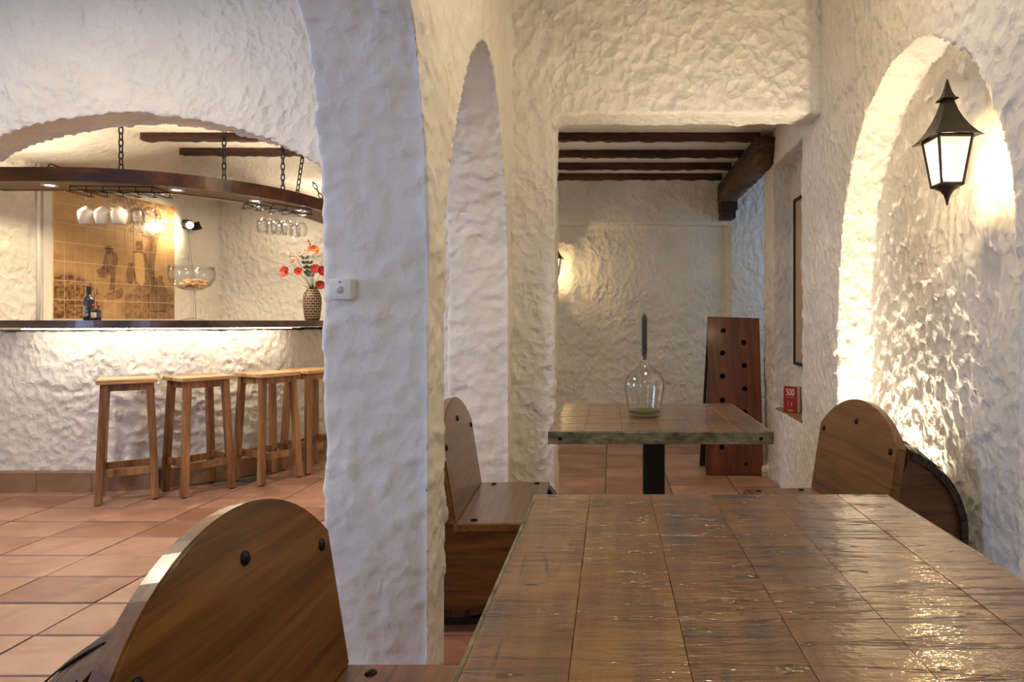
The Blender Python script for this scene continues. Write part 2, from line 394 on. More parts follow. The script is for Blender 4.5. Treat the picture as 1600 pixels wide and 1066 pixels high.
M['fill_diffuser'] = emis('fill_lamp_diffuser', (1, .8, .55, 1), 3)  # glowing diffuser of the added fill lamps

# ------------------------------------------------------------------ structure
ZC = 3.1            # ceiling of the dining nook
ZF = 2.51           # ceiling behind the doorway
XL0, XL1 = -.877, -.551     # arcade wall
XR, XRB = 1.174, 1.347      # right wall face, alcove back
YD0, YD1 = 3.64, 3.866      # wall with the doorway and the bar arch

def smooth_pts(pts, n=6):
    """Catmull-Rom through points"""
    out = []
    for i in range(len(pts)-1):
        p0 = pts[max(i-1, 0)]; p1 = pts[i]; p2 = pts[i+1]; p3 = pts[min(i+2, len(pts)-1)]
        for k in range(n):
            t = k/n
            out.append(tuple(.5*((2*b)+(-a+c)*t+(2*a-5*b+4*c-d)*t*t+(-a+3*b-3*c+d)*t**3) for a, b, c, d in zip(p0, p1, p2, p3)))
    out.append(pts[-1]); return out

arch_left_far = smooth_pts([(2.17, 1.2), (2.18, 1.45), (2.245, 1.67), (2.385, 1.93), (2.55, 2.16), (2.70, 2.30), (2.86, 2.375), (3.02, 2.35), (3.15, 2.265), (3.28, 2.11), (3.42, 1.85), (3.51, 1.55), (3.53, 1.2)])
arch_left_near = smooth_pts([(.15, 1.2), (.17, 1.5), (.32, 1.92), (.65, 2.24), (1.05, 2.38), (1.46, 2.29), (1.80, 2.03), (1.90, 1.84), (1.965, 1.6), (1.985, 1.35), (1.98, 1.0)])
arch_right = smooth_pts([(1.87, 1.2), (1.89, 1.52), (1.925, 1.66), (2.00, 1.83), (2.07, 1.94), (2.16, 2.045), (2.33, 2.165), (2.47, 2.225), (2.6, 2.24), (2.74, 2.225), (2.88, 2.17), (2.99, 2.11), (3.1, 2.0), (3.21, 1.85), (3.31, 1.62), (3.36, 1.3), (3.365, 1.1)])

# arcade wall on the left of the nook
bm = nbm()
poly = [(-.05, -.05), (-.05, ZC), (3.74, ZC), (3.74, -.05), (3.53, -.05)] + arch_left_far[::-1] + [(2.17, -.05), (1.98, -.05)] + arch_left_near[::-1] + [(.15, -.05)]
prism(bm, poly, 'x', XL0, XL1)
wall_left = plaster_wall('wall_left', bm, .0135, M['plaster_coarse'], amp=.008, cell=.09, big=.014)

# wall with the bar arch and the doorway
bm = nbm()
cx, zt, Rr, hw = -2.69, 2.312, 2.13, 1.75
arc = []
for i in range(41):
    dx = -hw+2*hw*i/40; arc.append((cx+dx, zt-(Rr-math.sqrt(Rr*Rr-dx*dx))))
poly = [(-5.3, -.05), (-5.3, ZC), (1.35, ZC), (1.35, 2.298), (-.307, 2.298), (-.307, -.05), (cx+hw, -.05)] + arc[::-1] + [(cx-hw, -.05)]
prism(bm, poly, 'y', YD0, YD1)
wall_doorway = plaster_wall('wall_doorway', bm, .0165, M['plaster'], amp=.011, cell=.085, big=.012, stretch=(1, 1, .8))

# right wall with lantern alcove and shelf niche
bm = nbm()
poly = [(.7, -.05), (.7, ZC), (4.0, ZC), (4.0, -.05), (3.365, -.05)] + arch_right[::-1] + [(1.87, -.05)]
prism(bm, poly, 'x', XR, XRB+.02)
box(bm, XRB, 1.62, .7, 4.99, -.05, ZC)
NY0, NY1, NZ0, NZ1, NX = 4.02, 4.71, .515, 2.26, XR+.15
box(bm, XR, XRB+.02, 3.9, NY0, -.05, ZC)
box(bm, XR, XRB+.02, 3.95, 4.8, -.05, NZ0)
box(bm, XR, XRB+.02, 3.95, 4.8, NZ1, ZC)
box(bm, XR, XRB+.02, NY1, 4.99, -.05, ZC)
box(bm, NX, XRB+.02, 3.95, 4.8, .4, 2.4)
box(bm, XR-.05, XR+.1, 4.82, 5.03, -.05, .07)        # footing at the corner
wall_right = plaster_wall('wall_right', bm, .0135, M['plaster_fine'], amp=.0085, cell=.065, big=.008, stretch=(1, 1, .75))

# back wall of the rooms beyond: shallow recessed panel behind the doorway
bm = nbm()
YB = 6.37
box(bm, -4.6, 2.5, YB+.09, YB+.3, -.05, 2.6)
box(bm, -1.1, 2.5, YB, YB+.2, 2.085, 2.6)
box(bm, 1.165, 2.5, YB, YB+.2, -.05, 2.6)
wall_back = plaster_wall('wall_back', bm, .02, M['plaster'], amp=.011, cell=.10, big=.012, stretch=(1, 1, .8))

# slanting side wall of the bar that carries the tile picture
MP0 = Vector((-4.19, 4.885, 0)); MD = Vector((.2013, .9795, 0)).normalized(); MN = Vector((MD.y, -MD.x, 0))
bm = nbm()
def mw(s, d): p = MP0+MD*s+MN*d; return (p.x, p.y)
prism(bm, [mw(-1.25, -.25), mw(-1.25, 0), mw(1.75, 0), mw(1.75, -.25)], 'z', -.05, 2.6)
wall_bar_side = plaster_wall('wall_bar', bm, .018, M['plaster'], amp=.0075, cell=.07, big=.012)
# smooth plaster surround of the picture
bm = nbm(); prism(bm, [mw(-.065, -.05), mw(-.065, .018), mw(1.125, .018), mw(1.125, -.05)], 'z', 1.10, 2.24)
o = obj('trim_1', bm, M['plaster_smooth']); o['kind'] = 'structure'

# unseen sides of the rooms
def plain(name, *a, mat='plaster_smooth'):
    o = obj(name, boxm(*a), M[mat]); o['kind'] = 'structure'; return o
plain('wall_far_left', -1.25, -1.05, YD1-.02, YB+.1, -.05, 2.6)
plain('wall_near_right', XR, 1.62, -2.5, .75, -.05, ZC)
plain('wall_near_left', XL0, XL1, -1.2, -.02, 2.1, ZC)
def wall_with_assumed_window(name, axis, at0, at1, a0, a1, z0, z1, w0, w1, wz0, wz1):  # unseen wall with an opening for an assumed window
    bm = nbm()
    for (p, q, r, s) in ((a0, w0, z0, z1), (w1, a1, z0, z1), (w0, w1, z0, wz0), (w0, w1, wz1, z1)):
        if axis == 'y': box(bm, p, q, at0, at1, r, s)
        else: box(bm, at0, at1, p, q, r, s)
    o = obj(name, bm, M['plaster_smooth']); o['kind'] = 'structure'; return o
wall_with_assumed_window('wall_rear', 'y', -2.6, -2.45, -5.35, 1.62, -.05, ZC, -2.4, -1.2, .7, 2.4)
wall_with_assumed_window('wall_bar_room', 'x', -5.35, -5.2, -2.5, YD1, -.05, ZC, -.35, 1.05, .75, 2.25)
wall_with_assumed_window('wall_far_right', 'x', 2.4, 2.55, 4.9, YB+.3, -.05, 2.6, 5.08, 6.02, 1.05, 2.45)
plain('wall_far_near', 1.62, 2.55, 4.85, 4.99, -.05, 2.6)
M['wframe'] = simple('assumed_window_paint', srgb(220, 214, 204), .5)
for nm, ax, at, a0, a1, z0, z1 in (('assumed_window_1', 'y', -2.53, -2.4, -1.2, .7, 2.4), ('assumed_window_2', 'x', 2.48, 5.08, 6.02, 1.05, 2.45), ('assumed_window_3', 'x', -5.28, -.35, 1.05, .75, 2.25)):  # assumed windows, out of view, built at the added cool area lights
    wf = empty(nm, (0, 0, 0)); wf['kind'] = 'structure'
    bm = nbm(); t = .05; mid = (a0+a1)/2
    for (p, q, r, s) in ((a0, a0+t, z0, z1), (a1-t, a1, z0, z1), (a0, a1, z0, z0+t), (a0, a1, z1-t, z1), (mid-t/2, mid+t/2, z0, z1)):
        if ax == 'y': box(bm, p, q, at-.03, at+.03, r, s)
        else: box(bm, at-.03, at+.03, p, q, r, s)
    obj('assumed_window_frame', bm, M['wframe'], wf)
plain('ceiling', -5.35, 1.62, -2.6, YD1, ZC, ZC+.12)

# far ceiling with joists, cove and big beam
ceil2 = obj('ceiling_far', boxm(-4.6, 2.55, YD1-.03, YB+.3, ZF, ZF+.12), M['plaster_fine']); ceil2['kind'] = 'structure'
def rough_beam(x0, x1, y0, y1, z0, z1, n, seed, amp=.006, axis='x'):
    bm = nbm(); rr = random.Random(seed); rings = []
    m = 3
    for i in range(n+1):
        t = i/n; ring = []
        for (u, v) in ((0, 0), (.5, 0), (1, 0), (1, .5), (1, 1), (.5, 1), (0, 1), (0, .5)):
            du, dv = rr.uniform(-amp, amp), rr.uniform(-amp, amp)
            if axis == 'x': ring.append(bm.verts.new((x0+(x1-x0)*t, y0+(y1-y0)*u+du, z0+(z1-z0)*v+dv)))
            else: ring.append(bm.verts.new((x0+(x1-x0)*u+du, y0+(y1-y0)*t, z0+(z1-z0)*v+dv)))
        rings.append(ring)
    for a, b in zip(rings, rings[1:]):
        for k in range(8): bm.faces.new((a[k], a[(k+1) % 8], b[(k+1) % 8], b[k]))
    bm.faces.new(rings[0]); bm.faces.new(rings[-1][::-1]); return bm
for k, (jd, xe) in enumerate(((4.73, 1.085), (5.21, 1.065), (5.63, 1.045), (6.04, 1.035))):
    obj('joist', rough_beam(-1.04, xe, jd, jd+.065, 2.458, ZF+.02, 46, 30+k), M['joist'], ceil2, True)
for k, (jd, x0) in enumerate(((4.73, -3.41), (5.15, -3.40))):
    obj('joist', rough_beam(x0, -1.26, jd, jd+.065, 2.458, ZF+.02, 46, 40+k), M['joist'], ceil2, True)
bm = rough_beam(1.045, 1.185, 4.68, 6.36, 2.27, 2.47, 40, 50, .008, 'y')
beam = obj('beam', bm, M['beam'], ceil2, True)
cb = nbm(); box(cb, 1.045, 1.195, 6.13, 6.36, 2.19, 2.28, .006); box(cb, 1.055, 1.185, 6.17, 6.36, 2.12, 2.195, .006)
obj('corbel', cb, M['dark_wood'], beam)
# plaster cove over the bar side wall and dropped soffit at the back of the bar
bm = nbm()
prism(bm, [(-3.40, ZF+.03), (-3.52, 2.43), (-3.78, 2.34), (-4.7, 2.26), (-4.7, ZF+.03)], 'y', YD1-.03, YB+.15)
box(bm, -4.5, -1.2, 5.42, YB+.15, 2.31, ZF+.04)
plaster_wall('trim_2', bm, .022, M['plaster_fine'], amp=.004, cell=.08, big=.008)

# floor: bed of mortar with terracotta tiles laid on it
floor = obj('floor', boxm(-5.3, 2.55, -2.5, YB+.2, -.08, -.006), M['mortar']); floor['kind'] = 'structure'
def tile_mesh(w_, d_):
    bm = nbm(); box(bm, -w_/2, w_/2, -d_/2, d_/2, -.02, 0, .003); me = bpy.data.meshes.new('tile'); bm.to_mesh(me); bm.free()
    me.materials.append(M['tile']); return me
tm1 = tile_mesh(.445-.009, .268-.008)
tr = random.Random(3)
def lay(me, xs, ys):
    for x in xs:
        for y in ys:
            o = bpy.data.objects.new('tile', me); COL.objects.link(o); o.parent = floor
            o.location = (x+tr.uniform(-.002, .002), y+tr.uniform(-.002, .002), tr.uniform(-.0025, .0005)); o.rotation_euler = (tr.uniform(-.003, .003), tr.uniform(-.003, .003), tr.uniform(-.004, .004)+(PI if tr.random() < .5 else 0))
lay(tm1, [-2.54+.445*(k+.5) for k in range(-4, 8)], [2.377+.2705*(k+.5) for k in range(-4, 5)])
lay(tm1, [-2.54+.445*(k+.5) for k in range(-4, 4)], [2.377+.2705*(k+.5) for k in range(5, 8)])
lay(tm1, [-2.54+.445*(k+.5) for k in range(0, 3)], [2.377+.2705*(k+.5) for k in range(8, 13)])
lay(tm1, [-.035+.445*(k+.5) for k in range(-2, 4)], [2.377+.2705*(k+.5) for k in range(5, 15)])

# ------------------------------------------------------------------ bar
BC = (-3.55, 5.4)
def bar_pts(r, x_end=-4.20, y_end=6.40, n=36, a0=None, a1=None):
    pts = []
    if a0 is None: pts += [(x_end+(BC[0]-x_end)*i/8, BC[1]-r) for i in range(8)]; a0 = 0
    last = a1 is None
    if last: a1 = 90
    for i in range(n+1):
        a = R(a0+(a1-a0)*i/n); pts.append((BC[0]+r*math.sin(a), BC[1]-r*math.cos(a)))
    if last: pts += [(BC[0]+r, BC[1]+(y_end-BC[1])*(i+1)/6) for i in range(6)]
    return pts
def sweep(bm, r0, r1, z0, z1, bev=0, **k):
    A, B = bar_pts(r0, **k), bar_pts(r1, **k)
    rings = [[bm.verts.new(p) for p in ((a[0], a[1], z0), (b[0], b[1], z0), (b[0], b[1], z1), (a[0], a[1], z1))] for a, b in zip(A, B)]
    for p, q in zip(rings, rings[1:]):
        for i in range(4): bm.faces.new((p[i], p[(i+1) % 4], q[(i+1) % 4], q[i]))
    bm.faces.new(rings[0]); bm.faces.new(rings[-1][::-1]); return bm
bm = nbm(); sweep(bm, .70, .975, -.05, 1.075)
plaster_wall('wall_bar_front', bm, .0145, M['plaster'], amp=.013, cell=.075, big=.015)
# kerb of terracotta blocks along the foot of the bar
kerb = obj('trim_3', sweep(nbm(), .95, 1.032, -.03, .122), M['mortar']); kerb['kind'] = 'structure'
def polylen(P):
    s = [0]
    for a, b in zip(P, P[1:]): s.append(s[-1]+math.dist(a, b))
    return s
PI_, PO_ = bar_pts(.96), bar_pts(1.042); SL = polylen(PO_)
def at_len(P, S, s):
    for i in range(len(S)-1):
        if S[i+1] >= s: t = (s-S[i])/(S[i+1]-S[i]); return (P[i][0]+(P[i+1][0]-P[i][0])*t, P[i][1]+(P[i+1][1]-P[i][1])*t)
    return P[-1]
nb = 9
for k in range(nb):
    s0, s1 = SL[-1]*k/nb+.0015, SL[-1]*(k+1)/nb-.0015
    b_ = nbm(); rows = []
    for q in np.linspace(s0, s1, 7):
        a, c = at_len(PI_, SL, q), at_len(PO_, SL, q); rows.append([b_.verts.new((p[0], p[1], z)) for p, z in ((a, 0), (c, 0), (c, .128), (a, .131))])
    for p, q in zip(rows, rows[1:]):
        for i in range(4): b_.faces.new((p[i], p[(i+1) % 4], q[(i+1) % 4], q[i]))
    b_.faces.new(rows[0]); b_.faces.new(rows[-1][::-1])
    obj('kerb_tile', b_, M['kerb'], kerb)

ct = obj('bar_counter_top', sweep(nbm(), .68, 1.2, 1.100, 1.147), M['counter'])
tag(ct, 'dark varnished wooden bar counter top curving round on the white plaster bar', 'counter')
led = empty('led_strip', (BC[0], BC[1]-1.12, 1.098))
tag(led, 'glowing warm white LED strip fixed under the bar counter edge', 'light')
b_ = sweep(nbm(), 1.10, 1.135, 1.0935, 1.0998, x_end=-3.86, a1=73); 
o = obj('strip_profile', b_, M['white_plastic'], led); o.location = -led.location
A_ = bar_pts(1.118, x_end=-3.86, a1=73); S_ = polylen(A_)
b_ = nbm(); nled = 84
for k in range(nled):
    p = at_len(A_, S_, S_[-1]*(k+.5)/nled); box(b_, p[0]-.007, p[0]+.007, p[1]-.007, p[1]+.007, 1.0885, 1.0934)
o = obj('led_chip', b_, M['led'], led); o.location = -led.location; o['kind'] = 'stuff'

# hanging canopy
CZ0, CZ1 = 2.043, 2.135
can = empty('hanging_canopy', (BC[0], BC[1], CZ0))
tag(can, 'curved dark wooden canopy hung on chains above the bar', 'canopy')
def canchild(name, bm, mat, parent=can, smooth=False):
    o = obj(name, bm, mat, parent, smooth); o.location = -can.location if parent is can else (0, 0, 0); return o
canchild('outer_board', sweep(nbm(), 1.165, 1.2, CZ0, CZ1), M['canopy'])
canchild('inner_board', sweep(nbm(), .88, .91, CZ0, CZ1), M['canopy'])
canchild('underside_panel', sweep(nbm(), .905, 1.17, CZ0+.004, CZ0+.022), M['canopy_under'])
M['fill_led'] = emis('fill_led', (1, .82, .58, 1), 42)
b_ = sweep(nbm(), 1.02, 1.045, CZ0+.024, CZ0+.032); canchild('fill_strip', b_, M['fill_led'])  # strip added out of sight between the boards to brighten the ceiling
def dl(x, y):
    b = nbm(); lathe(b, [(.028, CZ0-.001), (.046, CZ0-.004), (.048, CZ0+.006), (.028, CZ0+.006)], 24, Matrix.Translation((x, y, 0)))
    d = canchild('downlight', b, M['white_plastic'], can, True)
    b = nbm(); lathe(b, [(0, CZ0+.0015), (.029, CZ0+.0015), (.029, CZ0+.004), (0, CZ0+.004)], 24, Matrix.Translation((x, y, 0)))
    canchild('lens', b, M['led_lens'], d)
    l = bpy.data.lights.new('downlight_beam', 'SPOT'); l.energy = 34; l.color = (1, .78, .50); l.spot_size = R(158); l.spot_blend = .4; l.shadow_soft_size = .03
    lo = bpy.data.objects.new('downlight_beam', l); COL.objects.link(lo); lo.location = (x, y, CZ0-.012)
for a_, x_, y_ in ((0, -3.72, 4.33), (0, -2.985, 4.49), (0, -2.66, 4.90), (0, -2.525, 5.33)): dl(x_, y_)
def chain(p0, p1):
    b = nbm(); p0, p1 = Vector(p0), Vector(p1); Ld = (p1-p0).length; n = max(2, round(Ld/.042)); d = (p1-p0).normalized()
    q = d.to_track_quat('Z', 'Y').to_matrix()
    for i in range(n):
        c = p0+d*Ld*(i+.5)/n; hl = .62*Ld/n; rr = .013; loop = []
        for k in range(12):
            a = 2*PI*k/12; u = rr*math.cos(a); v = (hl-rr)*(1 if math.sin(a) > 0 else -1)+rr*math.sin(a) if abs(math.sin(a)) > .05 else 0
            w3 = Vector((u, 0, v)) if i % 2 == 0 else Vector((0, u, v))
            loop.append(c+q @ w3)
        tube(b, loop, .0042, 6, closed=True)
    return b
for p0, p1 in (((-3.24, 4.32, CZ1), (-3.24, 4.32, ZF)), ((-2.735, 4.62, CZ1), (-2.735, 4.62, ZF)), ((-2.50, 4.98, CZ1), (-2.50, 4.98, ZF)),
               ((-2.48, 5.16, CZ1), (-2.41, 5.13, ZF)), ((-2.41, 5.50, CZ1), (-2.50, 5.45, 2.33))):
    canchild('chain', chain(p0, p1), M['black_metal'], can, True)

# ------------------------------------------------------------------ tile picture (flat print in vertex colours on real tiles)
def ell(u, v, cu, cv, ru, rv, rot=0):
    c, s = np.cos(rot), np.sin(rot); a = (u-cu)*c+(v-cv)*s; b = -(u-cu)*s+(v-cv)*c
    return np.clip(1.15-np.sqrt((a/ru)**2+(b/rv)**2), 0, .15)/.15
def mural(u, v):
    """u 0..1 left-right, v 0..1 bottom-top -> rgb"""
    P = np.stack([u*6, v*6, u*0], 1)
    n = vnoise(P*1.3, 1)*.5+vnoise(P*4, 2)*.3+vnoise(P*11, 3)*.2
    streak = vnoise(np.stack([u*3+v*2, v*26, u*0], 1), 4)
    t = .60+.10*v+.07*n+.06*streak                                   # light wash
    hill = np.clip((.56+.05*np.sin(u*7)-v)*9, 0, 1)*np.clip((v-.42)*9, 0, 1); t = t-.13*hill*(.6+.6*n)
    field = np.clip((.36+.08*u-v)*7, 0, 1); t = t-.06*field
    leaf = vnoise(np.stack([u*60, v*60, u*0], 1), 5)
    bush = ell(u, v, .10, .10, .24, .22); t = t-(.22+.18*leaf)*bush
    bush2 = ell(u, v, .80, .08, .26, .20); t = t-(.16+.12*leaf)*bush2
    tree = ell(u, v, .70, .86, .30, .15)*(leaf > -.1); t = t-.25*tree
    trunk = np.clip(1-np.abs(u-(.79+.05*np.sin(v*9)))/.035, 0, 1)*((v > .22) & (v < .92)); t = t-.28*np.minimum(trunk*3, 1)*(.8+.3*n)
    branch = np.clip(1-np.abs(v-(.90-(.78-u)*-.0-(u-.60)*1.15))/.03, 0, 1)*((u > .6) & (u < .8)); t = t-.2*branch
    # field workers, jar and tree as soft-edged silhouettes (traced in a 805 x 868 grid)
    U = u*805+75+n*7; V = 1018-v*868+n*7
    def poly(pts):
        ins = np.zeros(len(U), bool); dmin = np.full(len(U), 1e9)
        for (x0, y0), (x1, y1) in zip(pts, pts[1:]+pts[:1]):
            c = ((y0 > V) != (y1 > V)); xi = (x1-x0)*(V-y0)/((y1-y0) or 1e-9)+x0; ins ^= c & (U < xi)
            dx, dy = x1-x0, y1-y0; k_ = np.clip(((U-x0)*dx+(V-y0)*dy)/(dx*dx+dy*dy), 0, 1); dmin = np.minimum(dmin, np.hypot(U-x0-k_*dx, V-y0-k_*dy))
        return ins.astype(float), np.clip(1-dmin/5, 0, 1)
    def paint(t, pts, d, line=.22):
        a, e = poly(pts); d = d if d > .9 else d-.17; return t*(1-a)+a*(t*.25+.75*(d+.10*n+.05*leaf))-line*e
    def disc(t, x, y, r, d): return paint(t, [(x+r*math.cos(q*PI/4), y+1.15*r*math.sin(q*PI/4)) for q in range(8)], d, .15)
    t = paint(t, [(596, 300), (640, 392), (690, 402), (738, 380), (752, 300), (768, 380), (742, 450), (726, 600), (722, 720), (684, 716), (694, 560), (690, 440), (630, 410), (585, 305)], .45, .1)
    t = paint(t, [(385, 562), (418, 540), (452, 560), (466, 606), (448, 660), (446, 740), (440, 812), (414, 816), (420, 720), (404, 690), (372, 720), (346, 706), (368, 640)], .47)
    t = paint(t, [(392, 580), (420, 560), (440, 585), (424, 640), (398, 650)], .72, .12)
    t = disc(t, 402, 536, 18, .5); t = paint(t, [(372, 530), (400, 508), (436, 528), (430, 536)], .40)
    t = paint(t, [(330, 690), (352, 664), (392, 668), (402, 706), (384, 732), (346, 730)], .52)
    t = paint(t, [(538, 652), (540, 622), (562, 618), (566, 648), (586, 690), (576, 750), (550, 768), (530, 744), (524, 690)], .48)
    t = paint(t, [(574, 536), (606, 510), (648, 528), (668, 590), (694, 680), (706, 770), (660, 782), (590, 776), (572, 640)], .52)
    t = paint(t, [(578, 548), (606, 536), (642, 546), (654, 650), (656, 742), (630, 780), (596, 746), (578, 640)], .97, .1)
    t = disc(t, 612, 490, 22, .55); t = paint(t, [(588, 486), (596, 456), (630, 452), (642, 486), (636, 520), (624, 480)], .45)
    t = paint(t, [(700, 800), (730, 740), (788, 736), (818, 830), (806, 950), (700, 968), (676, 880)], .50)
    t = disc(t, 768, 712, 20, .50); t = disc(t, 730, 728, 17, .54)
    t = paint(t, [(372, 866), (430, 830), (486, 800), (498, 826), (470, 868), (400, 888)], .56)
    path = ell(u, v, .5, .03, .22, .10, .5); t = t+.08*path
    fine = vnoise(np.stack([u*34+n*2, v*30, u*0], 1), 7)*.5+vnoise(np.stack([u*80, v*75, u*0], 1), 8)*.5
    t = t+.055*fine-.05*np.clip(.5-np.abs(vnoise(np.stack([u*9, v*13, u*0], 1), 9))*4, 0, .5)
    t = np.clip(t, .12, 1)
    lo = np.array(srgb(84, 46, 18)[:3]); hi = np.array(srgb(224, 182, 126)[:3])
    k = np.clip((t-.2)/.72, 0, 1)[:, None]
    return lo*(1-k)+hi*k
mm, mnt, mb = newmat('painted_glazed_tile')
at_ = N_(mnt, 'ShaderNodeAttribute', attribute_name='paint'); mnt.links.new(at_.outputs['Color'], mb.inputs['Base Color']); mb.inputs['Roughness'].default_value = .3; mb.inputs['Coat Weight'].default_value = .2
mur = empty('tile_picture', MP0+MN*.019+Vector((0, 0, 1.16)))
mur.rotation_euler = (0, 0, math.atan2(MD.y, MD.x))
tag(mur, 'sepia painted tile picture of field workers on the bar side wall', 'tile picture')
MW, MH, NCOL, NROW = 1.06, 1.02, 13, 7
obj('grout', boxm(-.004, MW+.004, -.004, .002, -.004, MH+.004), simple('grout', srgb(236, 214, 178), .8), mur)
for i in range(NCOL):
    for j in range(NROW):
        g = .0016; u0, u1 = i/NCOL*MW+g, (i+1)/NCOL*MW-g; v0, v1 = j/NROW*MH+g, (j+1)/NROW*MH-g; nu, nv = 15, 27
        uu, vv = np.meshgrid(np.linspace(u0, u1, nu), np.linspace(v0, v1, nv)); uu, vv = uu.ravel(), vv.ravel()
        vsn = [(a, -.0055, b) for a, b in zip(uu, vv)]
        fc = [(q*nu+p, q*nu+p+1, (q+1)*nu+p+1, (q+1)*nu+p) for q in range(nv-1) for p in range(nu-1)]
        base = len(vsn); cr = [(u0, v0), (u1, v0), (u1, v1), (u0, v1)]; ci = [0, nu-1, nu*nv-1, nu*(nv-1)]
        vsn += [(a, .0, b) for a, b in cr]
        fc += [(ci[q], base+q, base+(q+1) % 4, ci[(q+1) % 4]) for q in range(4)]
        me = bpy.data.meshes.new('tile'); me.from_pydata(vsn, [], fc)
        ca = me.color_attributes.new('paint', 'FLOAT_COLOR', 'POINT')
        c = np.ones((len(vsn), 4), np.float32); c[:base, :3] = mural(uu/MW, vv/MH); c[base:, :3] = c[:4, :3]
        ca.data.foreach_set('color', c.ravel()); me.materials.append(mm)
        o = bpy.data.objects.new('tile', me); COL.objects.link(o); o.parent = mur

# ------------------------------------------------------------------ tables
def bolt_mesh(r=.013, h=.006):
    b = nbm(); lathe(b, [(r, 0), (r*.98, h*.35), (r*.75, h*.8), (r*.35, h), (0, h*1.05)], 14); me = bpy.data.meshes.new('bolt'); b.to_mesh(me); b.free()
    me.materials.append(M['bolt']); me.polygons.foreach_set('use_smooth', [True]*len(me.polygons)); return me
BOLT = bolt_mesh(); SCREW = bolt_mesh(.007, .002)
def bolt(parent, loc, rot=(0, 0, 0), me=None, name='bolt'):
    o = bpy.data.objects.new(name, me or BOLT); COL.objects.link(o); o.parent = parent; o.location = loc; o.rotation_euler = rot; return o
def make_table(loc, label, seed, rz=0):
    t = empty('dining_table', loc, rz); tag(t, label, 'table', 'plank dining tables')
    rr = random.Random(seed); z1 = .75
    jt = [-.394, -.273, -.137, 0., .131, .285, .394]
    for a, b in zip(jt, jt[1:]):
        dz = rr.uniform(-.0007, .0004); bm = nbm(); g = .00025
        n = 24; rows = []
        for i in range(n+1):
            y = -.394+.788*i/n; e0 = rr.uniform(-.0003, .0003); e1 = rr.uniform(-.0003, .0003)
            rows.append([bm.verts.new(p) for p in ((a+g+e0, y, z1-.036), (a+g+e0, y, z1-.0008+dz), (a+g+.0006+e0, y, z1+dz), (b-g-.0006+e1, y, z1+dz), (b-g+e1, y, z1-.0008+dz), (b-g+e1, y, z1-.036))])
        for p, q in zip(rows, rows[1:]):
            for k in range(6): bm.faces.new((p[k], p[(k+1) % 6], q[(k+1) % 6], q[k]))
        bm.faces.new(rows[0]); bm.faces.new(rows[-1][::-1])
        obj('plank', bm, M['table'], t)
    for s in (-1, 1):
        e = obj('edge_band', boxm(-.4, .4, min(s*.394, s*.4), max(s*.394, s*.4), z1-.044, z1-.001, .001), M['zinc'], t)
        for x in (-.357, .355): bolt(e, (x, s*.4, z1-.024), (R(90) if s < 0 else R(-90), 0, 0), SCREW, 'screw')
        e = obj('edge_band', boxm(min(s*.394, s*.4), max(s*.394, s*.4), -.394, .394, z1-.044, z1-.001, .001), M['zinc'], t)
        for y in (-.35, .35): bolt(e, (s*.4, y, z1-.024), (0, R(90)*s, 0), SCREW, 'screw')
    obj('mounting_plate', boxm(-.2, .2, -.2, .2, z1-.043, z1-.036), M['black_metal'], t)
    obj('pedestal', boxm(-.044, .044, -.044, .044, .012, z1-.043, .003), M['black_metal'], t)
    obj('base_plate', boxm(-.23, .23, -.23, .23, .0, .012, .003), M['black_metal'], t)
    return t
make_table((.227, 1.082, 0), 'large varnished plank table in the foreground with nothing on it', 1)
make_table((.178, 2.711, 0), 'zinc edged plank table by the doorway with the glass demijohn on it', 2)

